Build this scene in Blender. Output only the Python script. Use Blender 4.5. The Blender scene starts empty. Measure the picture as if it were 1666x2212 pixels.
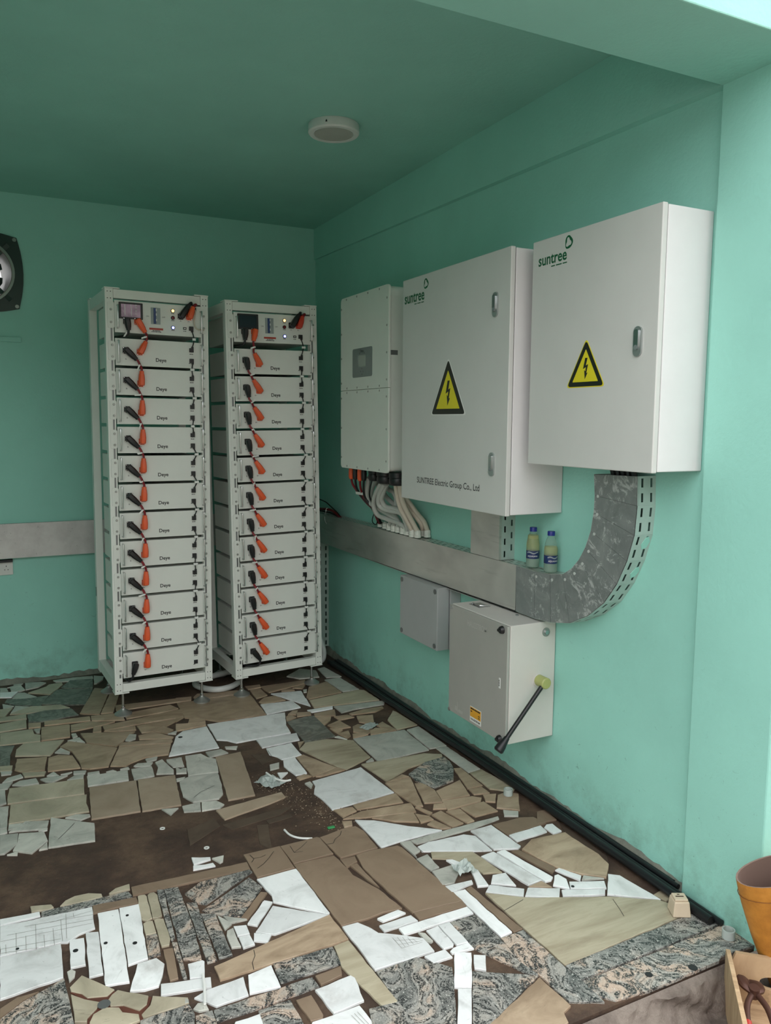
import bpy, bmesh, math, random
from mathutils import Vector, Matrix
random.seed(7)
S = bpy.context.scene
COL = S.collection
V = Vector

# ------------------------------------------------------------ camera, world, exposure
cam_d = bpy.data.cameras.new('camera')
cam = bpy.data.objects.new('camera', cam_d)
COL.objects.link(cam)
CAM_R = [[0.893857, 0.045016, -0.446087], [-0.44831, 0.103533, -0.887862], [0.006217, 0.993607, 0.112725]]
CAM_C = [-2.1223, -5.338, 1.6346]
mw = Matrix([[CAM_R[i][0], CAM_R[i][1], CAM_R[i][2], CAM_C[i]] for i in range(3)] + [[0, 0, 0, 1]])
cam.matrix_world = mw
cam_d.sensor_fit = 'VERTICAL'
cam_d.sensor_height = 24.0
cam_d.lens = 1720.73 / 2212 * 24.0
cam_d.clip_start = 0.02
cam_d.clip_end = 200
S.camera = cam

world = bpy.data.worlds.new('overcast_sky')
S.world = world
world.use_nodes = True
bg = world.node_tree.nodes['Background']
bg.inputs[0].default_value = (0.97, 0.985, 1.0, 1)
bg.inputs[1].default_value = 1.0

S.view_settings.view_transform = 'Standard'
S.view_settings.look = 'None'
S.view_settings.gamma = 1.0
S.view_settings.use_curve_mapping = False
S.view_settings.exposure = 1.68

# ------------------------------------------------------------ materials
MATS = {}
def srgb(c):
    c = [x / 255 for x in c]
    return tuple((x / 12.92 if x <= .04045 else ((x + .055) / 1.055) ** 2.4) for x in c) + (1,)

class NT:
    """small node-tree builder"""
    def __init__(s, name):
        s.m = bpy.data.materials.new(name); s.m.use_nodes = True
        s.t = s.m.node_tree; s.p = s.t.nodes['Principled BSDF']
    def n(s, typ, **kw):
        nd = s.t.nodes.new(typ)
        for k, v in kw.items(): setattr(nd, k, v)
        return nd
    def l(s, a, b): s.t.links.new(a, b)
    def coord(s, rnd=False, scale=(1, 1, 1)):
        tc = s.n('ShaderNodeTexCoord'); mp = s.n('ShaderNodeMapping')
        mp.inputs['Scale'].default_value = scale
        s.l(tc.outputs['Object'], mp.inputs['Vector'])
        if rnd:
            oi = s.n('ShaderNodeObjectInfo'); ml = s.n('ShaderNodeMath', operation='MULTIPLY'); ml.inputs[1].default_value = 37.0
            s.l(oi.outputs['Random'], ml.inputs[0]); cb = s.n('ShaderNodeCombineXYZ')
            s.l(ml.outputs[0], cb.inputs[0]); s.l(ml.outputs[0], cb.inputs[1]); s.l(cb.outputs[0], mp.inputs['Location'])
            m2 = s.n('ShaderNodeMath', operation='MULTIPLY'); m2.inputs[1].default_value = 61.0
            s.l(oi.outputs['Random'], m2.inputs[0]); c2 = s.n('ShaderNodeCombineXYZ'); s.l(m2.outputs[0], c2.inputs[2]); s.l(c2.outputs[0], mp.inputs['Rotation'])
        return mp.outputs[0]
    def noise(s, vec, scale, detail=4, rough=.6, dist=0):
        nd = s.n('ShaderNodeTexNoise'); nd.inputs['Scale'].default_value = scale; nd.inputs['Detail'].default_value = detail
        nd.inputs['Roughness'].default_value = rough; nd.inputs['Distortion'].default_value = dist
        s.l(vec, nd.inputs['Vector']); return nd.outputs['Fac']
    def ramp(s, fac, stops):
        r = s.n('ShaderNodeValToRGB'); e = r.color_ramp.elements
        while len(e) < len(stops): e.new(.5)
        for i, (p, c) in enumerate(stops):
            e[i].position = p; e[i].color = c if len(c) == 4 else tuple(c) + (1,)
        s.l(fac, r.inputs[0]); return r.outputs[0]
    def mix(s, fac, a, b, blend='MIX'):
        m = s.n('ShaderNodeMix', data_type='RGBA', blend_type=blend)
        for k, x in ((0, fac), (6, a), (7, b)):
            if isinstance(x, (int, float)): m.inputs[k].default_value = x
            elif isinstance(x, tuple): m.inputs[k].default_value = x
            else: s.l(x, m.inputs[k])
        return m.outputs[2]
    def bump(s, h, strength=.3, dist=.01):
        b = s.n('ShaderNodeBump'); b.inputs['Strength'].default_value = strength; b.inputs['Distance'].default_value = dist
        s.l(h, b.inputs['Height']); s.l(b.outputs[0], s.p.inputs['Normal'])
    def done(s, col, rough=.5, metal=0.0, **kw):
        for k, x in (('Base Color', col), ('Roughness', rough), ('Metallic', metal)):
            if isinstance(x, (int, float)): s.p.inputs[k].default_value = x
            elif isinstance(x, tuple): s.p.inputs[k].default_value = x
            else: s.l(x, s.p.inputs[k])
        for k, x in kw.items(): s.p.inputs[k.replace('_', ' ')].default_value = x
        return s.m

def plain(name, rgb, rough=.5, metal=0.0, var=.06, scale=9, **kw):
    """plain coloured stuff with a faint mottling"""
    t = NT(name); c = srgb(rgb); f = t.noise(t.coord(), scale)
    lo = tuple(x * (1 - var) for x in c[:3]) + (1,); hi = tuple(min(1, x * (1 + var)) for x in c[:3]) + (1,)
    MATS[name] = t.done(t.ramp(f, [(.3, lo), (.7, hi)]), rough, metal, **kw)

def wall_paint(name, rgb, dirt=True):
    t = NT(name); v = t.coord(); c = srgb(rgb)
    f = t.noise(v, 1.6, 5)
    col = t.ramp(f, [(.3, tuple(x * .93 for x in c[:3])), (.7, tuple(min(1, x * 1.05) for x in c[:3]))])
    if dirt:
        # scuffs: sparse short dark flecks, denser near the floor where carts and shoes hit the wall
        sp = t.noise(v, 34, 3, .7, 1.2); spm = t.ramp(sp, [(.66, (0, 0, 0)), (.74, (1, 1, 1))])
        geo = t.n('ShaderNodeNewGeometry'); sx = t.n('ShaderNodeSeparateXYZ'); t.l(geo.outputs['Position'], sx.inputs[0])
        mr = t.n('ShaderNodeMapRange'); mr.inputs[1].default_value = 1.0; mr.inputs[2].default_value = .05; mr.inputs[3].default_value = 0.0; mr.inputs[4].default_value = .55
        t.l(sx.outputs[2], mr.inputs[0])
        mul = t.n('ShaderNodeMath', operation='MULTIPLY'); t.l(spm, mul.inputs[0]); t.l(mr.outputs[0], mul.inputs[1])
        col = t.mix(mul.outputs[0], col, srgb((70, 92, 84)))
        st = t.noise(v, 5, 6, .7); mr2 = t.n('ShaderNodeMapRange'); mr2.inputs[1].default_value = .28; mr2.inputs[2].default_value = .0; mr2.inputs[3].default_value = 0.0; mr2.inputs[4].default_value = 1.0
        t.l(sx.outputs[2], mr2.inputs[0]); m3 = t.n('ShaderNodeMath', operation='MULTIPLY'); t.l(mr2.outputs[0], m3.inputs[0])
        sm = t.ramp(st, [(.48, (0, 0, 0)), (.7, (.6, .6, .6))]); t.l(sm, m3.inputs[1])
        col = t.mix(m3.outputs[0], col, srgb((96, 112, 98)))
    h = t.noise(v, 60, 4, .6)
    t.bump(h, .22, .006)
    MATS[name] = t.done(col, .62, 0, Specular_IOR_Level=.3)

wall_paint('wall_paint', (154, 212, 198))
wall_paint('ceiling_paint', (151, 206, 192), False)

def stone(name, stops, scale=5, detail=7, dist=1.5, rough=.42, fleck=(60, 54, 46), fleck_amt=.5, warp=(1, 1, 1), bump=.05):
    t = NT(name); v = t.coord(True, warp)
    f = t.noise(v, scale, detail, .62, dist)
    col = t.ramp(f, [(p, srgb(c)) for p, c in stops])
    fl = t.noise(v, 55, 3, .7); fm = t.ramp(fl, [(.68, (0, 0, 0)), (.76, (fleck_amt,) * 3)])
    col = t.mix(fm, col, srgb(fleck))
    mp = t.n('ShaderNodeMapping'); mp.inputs['Scale'].default_value = (1, 7, 1); mp.inputs['Rotation'].default_value = (0, 0, .7); t.l(v, mp.inputs['Vector'])
    sc = t.noise(mp.outputs[0], 17, 4, .7, .8); col = t.mix(t.ramp(sc, [(.64, (0, 0, 0)), (.70, (fleck_amt * .8,) * 3)]), col, srgb((92, 88, 80)))
    oi = t.n('ShaderNodeObjectInfo'); mr = t.n('ShaderNodeMapRange'); mr.inputs[3].default_value = .86; mr.inputs[4].default_value = 1.1
    mo = t.n('ShaderNodeMath', operation='FRACT'); mm = t.n('ShaderNodeMath', operation='MULTIPLY'); mm.inputs[1].default_value = 13.7
    t.l(oi.outputs['Random'], mm.inputs[0]); t.l(mm.outputs[0], mo.inputs[0]); t.l(mo.outputs[0], mr.inputs[0])
    cb = t.n('ShaderNodeCombineXYZ')
    for i in range(3): t.l(mr.outputs[0], cb.inputs[i])
    col = t.mix(1.0, col, cb.outputs[0], 'MULTIPLY')
    # grime of its own shape
    g = t.noise(v, 3.1, 6, .68); gm = t.ramp(g, [(.56, (0, 0, 0)), (.78, (.55, .55, .55))])
    col = t.mix(gm, col, srgb((112, 94, 76)))
    t.bump(f, bump, .004)
    MATS[name] = t.done(col, rough)
stone('marble_white', [(.25, (205, 206, 204)), (.5, (234, 235, 234)), (.75, (243, 244, 243))], 6, fleck_amt=.35)
stone('marble_pale', [(.25, (150, 150, 142)), (.5, (188, 187, 178)), (.75, (208, 206, 196))], 6, fleck_amt=.7)
stone('marble_beige', [(.25, (138, 117, 96)), (.5, (172, 150, 126)), (.75, (194, 173, 148))], 4, fleck_amt=.5, warp=(1, 2.2, 1))
stone('stone_tan', [(.25, (116, 97, 80)), (.5, (136, 116, 97)), (.75, (148, 128, 108))], 3, fleck_amt=.2, rough=.6)
stone('stone_sand', [(.25, (144, 126, 106)), (.5, (164, 146, 126)), (.75, (176, 158, 138))], 3, fleck_amt=.2, rough=.6)
stone('marble_olive', [(.25, (150, 142, 122)), (.5, (178, 168, 146)), (.75, (198, 188, 166))], 4, fleck_amt=.4)
stone('marble_streaked', [(.2, (126, 112, 92)), (.42, (170, 158, 134)), (.6, (190, 180, 156)), (.8, (152, 134, 110))], 3, dist=.6, warp=(.8, 5, 1), fleck_amt=.3)
stone('stone_red', [(.3, (84, 50, 42)), (.7, (104, 64, 52))], 5)
stone('slab_muddy', [(.3, (66, 52, 42)), (.7, (90, 76, 62))], 5, rough=.8)
stone('stone_dark_veined', [(.25, (70, 74, 70)), (.42, (128, 130, 120)), (.52, (84, 86, 80)), (.7, (146, 146, 134))], 5, dist=3.0, fleck_amt=.6)
def granite():
    t = NT('granite_swirl'); v = t.coord(True)
    nz = t.n('ShaderNodeTexNoise'); nz.inputs['Scale'].default_value = 3.2; nz.inputs['Detail'].default_value = 3; t.l(v, nz.inputs['Vector'])
    ad = t.n('ShaderNodeVectorMath', operation='MULTIPLY_ADD'); t.l(nz.outputs['Color'], ad.inputs[0]); ad.inputs[1].default_value = (.55, .55, .55); t.l(v, ad.inputs[2]); wv = ad.outputs[0]
    mp = t.n('ShaderNodeMapping'); mp.inputs['Scale'].default_value = (1, .16, 1); t.l(wv, mp.inputs['Vector'])
    band = t.noise(mp.outputs[0], 11, 3, .55)                      # broad flow bands
    base = t.ramp(band, [(.34, srgb((112, 114, 110))), (.46, srgb((150, 149, 143))), (.54, srgb((168, 163, 154))), (.62, srgb((190, 168, 150))), (.72, srgb((196, 178, 162)))])
    lines = t.noise(mp.outputs[0], 64, 4, .65)                     # thin dark seams that follow the flow
    spk = t.noise(v, 170, 2, .8)
    lm = t.ramp(lines, [(.46, (0, 0, 0)), (.55, (1, 1, 1))]); sm = t.ramp(spk, [(.36, (0, 0, 0)), (.50, (1, 1, 1))])
    col = t.mix(t.mix(1.0, lm, sm, 'MULTIPLY'), base, srgb((50, 52, 52)))
    sp2 = t.noise(v, 240, 2, .8); col = t.mix(t.ramp(sp2, [(.58, (0, 0, 0)), (.66, (.75, .75, .75))]), col, srgb((64, 64, 62)))
    sw = t.noise(v, 150, 2, .7); col = t.mix(t.ramp(sw, [(.60, (0, 0, 0)), (.68, (.7, .7, .7))]), col, srgb((220, 218, 210)))
    MATS['granite_swirl'] = t.done(col, .38)
granite()
def dirt():
    t = NT('mud_bed'); v = t.coord()
    f = t.noise(v, 4, 9, .72); col = t.ramp(f, [(.3, srgb((46, 33, 26))), (.48, srgb((70, 53, 42))), (.62, srgb((96, 76, 60))), (.74, srgb((80, 62, 50)))])
    g = t.noise(v, 45, 4, .7); col = t.mix(t.ramp(g, [(.66, (0, 0, 0)), (.74, (.6, .6, .6))]), col, srgb((136, 112, 90)))
    t.bump(t.noise(v, 38, 6, .7), .5, .012)
    MATS['mud_bed'] = t.done(col, .85)
    t = NT('wet_cement'); v = t.coord()
    f = t.noise(v, 4, 8, .7); col = t.ramp(f, [(.3, srgb((74, 62, 58))), (.45, srgb((112, 100, 92))), (.6, srgb((142, 131, 121))), (.75, srgb((168, 157, 146)))])
    t.bump(t.noise(v, 22, 7, .7), .8, .02); MATS['wet_cement'] = t.done(col, .8)
    t = NT('bare_cement'); v = t.coord()
    f = t.noise(v, 11, 8, .7); col = t.ramp(f, [(.25, srgb((90, 92, 84))), (.5, srgb((118, 120, 110))), (.75, srgb((142, 142, 130)))])
    t.bump(t.noise(v, 60, 6, .7), .6, .008); MATS['bare_cement'] = t.done(col, .85)
    t = NT('galvanised'); v = t.coord(False, (1, .45, 1))
    f = t.noise(v, 5, 3, .5, .5); col = t.ramp(f, [(.3, srgb((186, 185, 180))), (.55, srgb((212, 210, 204))), (.75, srgb((226, 224, 218)))])
    sc = t.noise(t.coord(False, (1, .2, 2.5)), 16, 4, .6, .4); col = t.mix(t.ramp(sc, [(.60, (0, 0, 0)), (.72, (.35, .35, .35))]), col, srgb((128, 126, 120)))
    MATS['galvanised'] = t.done(col, .3, .65)
    plain('galvanised_wall_reflect', (186, 200, 194), .38, .35, var=.08)  # paler greenish zinc, the wall's reflection put into the colour
    t = NT('galvanised_worn'); v = t.coord()
    f = t.noise(v, 6, 6, .7, 1); col = t.ramp(f, [(.25, srgb((112, 118, 116))), (.55, srgb((136, 141, 139))), (.8, srgb((158, 161, 158)))])
    g = t.noise(v, 15, 8, .8, .6); col = t.mix(t.ramp(g, [(.54, (0, 0, 0)), (.60, (.85, .85, .85))]), col, srgb((196, 198, 196)))
    r = t.noise(v, 9, 7, .8); col = t.mix(t.ramp(r, [(.66, (0, 0, 0)), (.74, (.45, .45, .45))]), col, srgb((110, 88, 76)))
    MATS['galvanised_worn'] = t.done(col, .5, .3)
    t = NT('trunking_painted'); v = t.coord()
    f = t.noise(v, 6, 7, .7); col = t.ramp(f, [(.25, srgb((186, 178, 178))), (.6, srgb((214, 208, 206)))])
    g = t.noise(v, 30, 6, .75, .5); col = t.mix(t.ramp(g, [(.62, (0, 0, 0)), (.7, (.7, .7, .7))]), col, srgb((86, 88, 84)))
    MATS['trunking_painted'] = t.done(col, .5, .1)
    t = NT('plywood'); v = t.coord(False, (1, 6, 1))
    f = t.noise(v, 6, 6, .65, .7); col = t.ramp(f, [(.25, srgb((150, 122, 92))), (.6, srgb((190, 162, 128))), (.8, srgb((206, 182, 150)))])
    g = t.noise(v, 12, 5, .7); col = t.mix(t.ramp(g, [(.6, (0, 0, 0)), (.75, (.6, .6, .6))]), col, srgb((96, 76, 58)))
    MATS['plywood'] = t.done(col, .7)
    t = NT('leather'); v = t.coord()
    f = t.noise(v, 16, 6, .65); col = t.ramp(f, [(.25, srgb((156, 100, 36))), (.6, srgb((196, 134, 54))), (.8, srgb((206, 150, 74)))])
    t.bump(f, .3, .005); MATS['leather'] = t.done(col, .55)
dirt()
plain('sky_block_plaster', (176, 170, 158), .8, var=.08, scale=2)  # plaster of the added wall that blocks the low sky
plain('rack_white', (226, 228, 222), .42, var=.02)
plain('panel_white', (222, 224, 218), .45, var=.025, scale=5)
plain('cabinet_grey', (206, 206, 202), .4, var=.025, scale=4)
plain('cabinet_edge', (224, 222, 222), .4, var=.02)
plain('switch_grey', (205, 202, 196), .42, var=.02)
plain('switch_front', (178, 176, 170), .38, .25, var=.03)
plain('box_grey', (168, 170, 170), .35, var=.03)
plain('inverter_white', (220, 224, 216), .4, var=.02)
plain('display_grey', (118, 128, 126), .3)
plain('lcd_grey', (150, 160, 152), .2)
plain('black_plastic', (24, 24, 26), .4)
plain('black_rubber', (20, 21, 24), .42, var=.2)
plain('dark_gap', (34, 35, 36), .6)
plain('slot_grey', (120, 122, 122), .4, .5)
plain('chrome', (190, 192, 192), .22, .95)
plain('steel_dull', (164, 164, 160), .42, .7)
plain('lock_metal', (176, 182, 180), .32, .7)
plain('orange_plastic', (232, 92, 46), .4)
plain('orange_red', (206, 62, 40), .4)
plain('red_cable', (128, 22, 34), .4)
plain('pencil_grey', (150, 148, 142), .7)
plain('rivet_zinc', (208, 212, 208), .35, .3)
plain('tag_white', (226, 226, 222), .5)
plain('conduit_grey', (186, 188, 182), .5, var=.05)
plain('conduit_cream', (204, 194, 178), .5, var=.04)
plain('gland_white', (222, 224, 216), .4)
plain('hose_white', (206, 208, 206), .35)
plain('logo_black', (30, 30, 32), .5, var=0)
plain('logo_green', (16, 92, 56), .5, var=0)
plain('logo_pale', (196, 200, 186), .5, var=0)
plain('warning_yellow', (222, 208, 40), .4, var=.03)
plain('warning_black', (30, 32, 26), .4, var=0)
plain('label_orange', (222, 160, 44), .5, var=.02)
plain('label_red', (176, 66, 52), .5, var=.02)
plain('emboss_grey', (196, 194, 188), .4, .2)
plain('breaker_blue', (38, 62, 112), .4)
plain('breaker_grey', (150, 158, 158), .4)
plain('lamp_red', (112, 22, 30), .25)
plain('cap_blue', (30, 44, 132), .35)
plain('label_blue', (26, 44, 92), .4)
plain('lever_olive', (164, 168, 104), .4)
plain('lamp_white', (214, 216, 212), .45)
plain('lamp_diffuser', (176, 176, 168), .5)
plain('socket_white', (214, 214, 210), .4)
plain('fan_green', (44, 62, 58), .45, .3)
plain('fan_shroud', (120, 116, 110), .6, 0, var=.1)
plain('fan_ring', (132, 142, 136), .3, .8)
plain('adapter_beige', (206, 188, 164), .5)
plain('iron_brown', (86, 60, 52), .5, .5)
plain('handle_red', (170, 44, 34), .4)
plain('bag_lining', (120, 98, 88), .7)
plain('clip_green', (60, 150, 90), .4)
plain('pebble', (140, 122, 102), .7, var=.3, scale=60)
plain('stitch', (120, 74, 30), .7)
def glow(name, rgb, e):
    t = NT(name); t.p.inputs['Emission Color'].default_value = srgb(rgb); t.p.inputs['Emission Strength'].default_value = e
    MATS[name] = t.done(srgb(rgb), .3)
glow('lamp_amber_lit', (255, 190, 110), 1.2)
glow('lamp_blue_lit', (120, 130, 255), 1.0)
glow('lamp_white_lit', (235, 240, 255), 1.4)
def screens():
    t = NT('screen_lit'); v = t.coord(False, (1, 1, 1)); f = t.noise(v, 18, 3)
    col = t.ramp(f, [(.3, srgb((52, 40, 48))), (.7, srgb((92, 76, 84)))])
    t.l(col, t.p.inputs['Emission Color']); t.p.inputs['Emission Strength'].default_value = .35
    MATS['screen_lit'] = t.done(col, .15)
    plain('screen_off', (28, 38, 48), .12)
    t = NT('clear_plastic'); t.p.inputs['Transmission Weight'].default_value = .45; t.p.inputs['IOR'].default_value = 1.15
    MATS['clear_plastic'] = t.done(srgb((214, 222, 218)), .25)
    t = NT('bottle_plastic'); t.p.inputs['Transmission Weight'].default_value = .92; t.p.inputs['IOR'].default_value = 1.1
    MATS['bottle_plastic'] = t.done(srgb((228, 236, 230)), .12)
    t = NT('cloudy_drink'); t.p.inputs['Transmission Weight'].default_value = .8; t.p.inputs['IOR'].default_value = 1.05
    v = t.coord(); sx = t.n('ShaderNodeSeparateXYZ'); t.l(v, sx.inputs[0])
    mr = t.n('ShaderNodeMapRange'); mr.inputs[1].default_value = .05; mr.inputs[2].default_value = .085; t.l(sx.outputs[2], mr.inputs[0])
    MATS['cloudy_drink'] = t.done(t.ramp(mr.outputs[0], [(0, srgb((226, 234, 224))), (1, srgb((244, 232, 180)))]), .3)
screens()

# ------------------------------------------------------------ mesh helpers
class MB:
    def __init__(s): s.v = []; s.f = []; s.mi = []; s.cur = 0
    def add(s, vs, fs):
        o = len(s.v); s.v += [tuple(v) for v in vs]; s.f += [tuple(i + o for i in f) for f in fs]; s.mi += [s.cur] * len(fs); return s
    def box(s, x0, x1, y0, y1, z0, z1):
        return s.add([(x, y, z) for x in (x0, x1) for y in (y0, y1) for z in (z0, z1)],
                     [(0, 1, 3, 2), (4, 6, 7, 5), (0, 4, 5, 1), (2, 3, 7, 6), (0, 2, 6, 4), (1, 5, 7, 3)])
    def hexa(s, a, b):
        """a, b: two quads (4 points each, same order) joined to a solid"""
        return s.add(list(a) + list(b), [(0, 3, 2, 1), (4, 5, 6, 7), (0, 1, 5, 4), (1, 2, 6, 5), (2, 3, 7, 6), (3, 0, 4, 7)])
    def prism(s, poly, fr, h0, h1):
        """2-D polygon in frame fr=(origin,right,up,out) between heights h0 and h1 along out"""
        o, r, u, n = [V(q) for q in fr]; k = len(poly)
        vs = [o + r * a + u * b + n * h0 for a, b in poly] + [o + r * a + u * b + n * h1 for a, b in poly]
        return s.add(vs, [tuple(range(k))[::-1], tuple(range(k, 2 * k))] + [(i, (i + 1) % k, k + (i + 1) % k, k + i) for i in range(k)])
    def rings(s, rs, cap=True, closed=False):
        k = len(rs[0]); vs = [p for r in rs for p in r]; fs = []
        for j in range(len(rs) - (0 if closed else 1)):
            a = j * k; b = ((j + 1) % len(rs)) * k
            fs += [(a + i, a + (i + 1) % k, b + (i + 1) % k, b + i) for i in range(k)]
        if cap and not closed: fs += [tuple(range(k))[::-1], tuple(range((len(rs) - 1) * k, len(rs) * k))]
        return s.add(vs, fs)
    def tube(s, path, r, seg=8, smooth=3, ell=None, cap=True):
        P = [V(q) for q in path]
        if smooth > 1 and len(P) > 2: P = spline(P, smooth)
        R = r if callable(r) else (lambda t: r)
        rs = []; T0 = None; n = len(P); side = None
        for i, q in enumerate(P):
            t = (P[min(i + 1, n - 1)] - P[max(i - 1, 0)]).normalized()
            if side is None:
                side = t.cross(V((0, 0, 1)) if abs(t.z) < .9 else V((0, 1, 0))).normalized()
            else:
                side = (side - t * side.dot(t)).normalized()
            up = t.cross(side); rr = R(i / (n - 1))
            e = ell or 1
            rs.append([q + side * (rr * math.cos(a)) + up * (rr * e * math.sin(a)) for a in (2 * math.pi * j / seg for j in range(seg))])
        return s.rings(rs, cap)
    def cyl(s, p0, p1, r0, r1=None, seg=16):
        r1 = r0 if r1 is None else r1
        return s.tube([p0, p1], lambda t: r0 + (r1 - r0) * t, seg, 1)
    def lathe(s, prof, c=(0, 0, 0), axis='z', seg=24):
        rs = []
        for r, h in prof:
            ring = []
            for j in range(seg):
                a = 2 * math.pi * j / seg; x, y = r * math.cos(a), r * math.sin(a)
                p = {'z': (x, y, h), 'x': (h, x, y), 'y': (y, h, x)}[axis]
                ring.append((c[0] + p[0], c[1] + p[1], c[2] + p[2]))
            rs.append(ring)
        return s.rings(rs)
    def disc(s, c, n, r, t, seg=12):
        c = V(c); n = V(n).normalized(); return s.cyl(c, c + n * t, r, r, seg)
    def text(s, txt, fr, size=None, width=None, h=(0, .0006), align='L', bold=0.0):
        vs, fs, w, ht = glyphs(txt, bold)
        k = (width / w) if width else size; ky = size if size else k
        o, r, u, n = [V(q) for q in fr]
        off = {'L': 0, 'C': -w * k / 2, 'R': -w * k}[align]
        q = len(vs)
        pts = [o + r * (a * k + off) + u * (b * ky) + n * h[1] for a, b in vs]
        return s.add(pts, fs)

def _marks(s, fr, ws, h, gap=.0018):
    '''a row of small printed marks, too small to read'''
    o, r, u, n = [V(q) for q in fr]; L = sum(ws) + gap * (len(ws) - 1); x = -L / 2
    for w in ws:
        s.add([o + r * a + u * b + n * .0006 for a, b in ((x, 0), (x + w, 0), (x + w, h), (x, h))], [(0, 1, 2, 3)]); x += w + gap
    return s
MB.marks = _marks
def spline(P, sub):
    out = []; n = len(P)
    for i in range(n - 1):
        p0, p1, p2, p3 = P[max(i - 1, 0)], P[i], P[i + 1], P[min(i + 2, n - 1)]
        for j in range(sub):
            t = j / sub
            out.append(.5 * ((2 * p1) + (p2 - p0) * t + (2 * p0 - 5 * p1 + 4 * p2 - p3) * t * t + (3 * p1 - p0 - 3 * p2 + p3) * t ** 3))
    out.append(P[-1]); return out

GL = {}
def glyphs(txt, bold):
    if (txt, bold) in GL: return GL[(txt, bold)]
    cu = bpy.data.curves.new('lettering', 'FONT'); cu.body = txt; cu.size = 1.0; cu.offset = bold; cu.resolution_u = 3
    ob = bpy.data.objects.new('lettering', cu); COL.objects.link(ob)
    dg = bpy.context.evaluated_depsgraph_get(); ev = ob.evaluated_get(dg); me = ev.to_mesh()
    vs = [(v.co.x, v.co.y) for v in me.vertices]; fs = [tuple(p.vertices) for p in me.polygons]
    ev.to_mesh_clear(); bpy.data.objects.remove(ob); bpy.data.curves.remove(cu)
    x0 = min(v[0] for v in vs); x1 = max(v[0] for v in vs)
    vs = [(a - x0, b) for a, b in vs]
    GL[(txt, bold)] = (vs, fs, x1 - x0, max(v[1] for v in vs)); return GL[(txt, bold)]

OFF = {}
CACHE = {}
def obj(name, mb, mat, parent=None, smooth=False, bevel=0, key=None, recalc=True):
    """link a mesh builder as ONE mesh object; vertices of unrotated things are given in room metres"""
    off = OFF.get(parent.name, V((0, 0, 0))) if parent else V((0, 0, 0))
    if key and key in CACHE: me = CACHE[key]
    else:
        if callable(mb): mb = mb()
        me = bpy.data.meshes.new(name)
        me.from_pydata([(v[0] - off.x, v[1] - off.y, v[2] - off.z) for v in mb.v], [], mb.f)
        if recalc:
            bm = bmesh.new(); bm.from_mesh(me); bmesh.ops.recalc_face_normals(bm, faces=bm.faces)
            bm.to_mesh(me); bm.free()
        for m in (mat if isinstance(mat, (list, tuple)) else [mat]): me.materials.append(MATS[m])
        if isinstance(mat, (list, tuple)):
            for p, i in zip(me.polygons, mb.mi): p.material_index = i
        if smooth:
            for p in me.polygons: p.use_smooth = True
            try: me.set_sharp_from_angle(angle=math.radians(38))
            except Exception: pass
        me.update()
        if key: CACHE[key] = me
    o = bpy.data.objects.new(name, me); COL.objects.link(o)
    if parent: o.parent = parent; OFF[o.name] = off
    if bevel:
        b = o.modifiers.new('edge', 'BEVEL'); b.width = bevel; b.segments = 2; b.limit_method = 'ANGLE'; b.angle_limit = math.radians(40)
    return o

def tag(o, label, cat, group=None):
    o['label'] = label; o['category'] = cat
    if group: o['group'] = group
    return o
def thing(name, label, cat, loc=(0, 0, 0), group=None, rot=None):
    o = bpy.data.objects.new(name, None); COL.objects.link(o); o.location = loc; o.empty_display_size = .05
    if rot: o.rotation_euler = rot; OFF[o.name] = V((0, 0, 0))
    else: OFF[o.name] = V(loc)
    return tag(o, label, cat, group)
def struct(name, mb, mat, parent=None, **kw):
    o = obj(name, mb, mat, parent, **kw)
    if not parent: o['kind'] = 'structure'
    return o
def rrect(w, h, r, n=4, cx=0, cy=0):
    pts = []
    for sx, sy, a0 in ((1, 1, 0), (-1, 1, 90), (-1, -1, 180), (1, -1, 270)):
        for j in range(n + 1):
            a = math.radians(a0 + 90 * j / n)
            pts.append((cx + sx * (w / 2 - r) + r * math.cos(a), cy + sy * (h / 2 - r) + r * math.sin(a)))
    return pts
def perforated(L, W, rows, pitch, sl, sw, th=.0015, stagger=True):
    """slotted sheet in the (a,b) plane, a along the length; returns 2-D verts and quads (holes left open)"""
    us = {0.0, L}; quads = []
    mb = []
    rowy = [W * (i + .5) / rows for i in range(rows)]
    ys = [0.0]
    for i, c in enumerate(rowy): ys += [c - sw / 2, c + sw / 2]
    ys.append(W)
    for j in range(len(ys) - 1):
        y0, y1 = ys[j], ys[j + 1]
        if j % 2 == 0: mb.append((0, L, y0, y1))
        else:
            a = (pitch / 2 if (stagger and (j // 2) % 2) else 0) + .012; p = 0.0
            while a + sl < L:
                mb.append((p, a, y0, y1)); p = a + sl; a += pitch
            mb.append((p, L, y0, y1))
    return mb

# ------------------------------------------------------------ the room
H = 2.9576            # ceiling
YF = -3.787           # front face of pillar, beam and step
XL = -3.5             # left wall
HB = 2.675            # underside of the front beam
GZ = -0.10            # ground outside, one low step down

fl = MB(); fl.box(XL, 0.0, YF + .012, 0.0, -.3, 0.0)
floor = struct('floor', fl, 'mud_bed')
g = MB(); g.box(-16, 14, -24, YF + .1, -.5, GZ)
struct('ground', g, 'wet_cement')

# unseen wall added across from the open front to block the low sky
bw = MB(); bw.box(-16, 14, -10.3, -10.0, GZ - .2, 3.4); bw.box(-16, 14, -10.36, -9.94, 3.4, 3.5)
struct('sky_block_wall', bw, 'sky_block_plaster')

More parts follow.
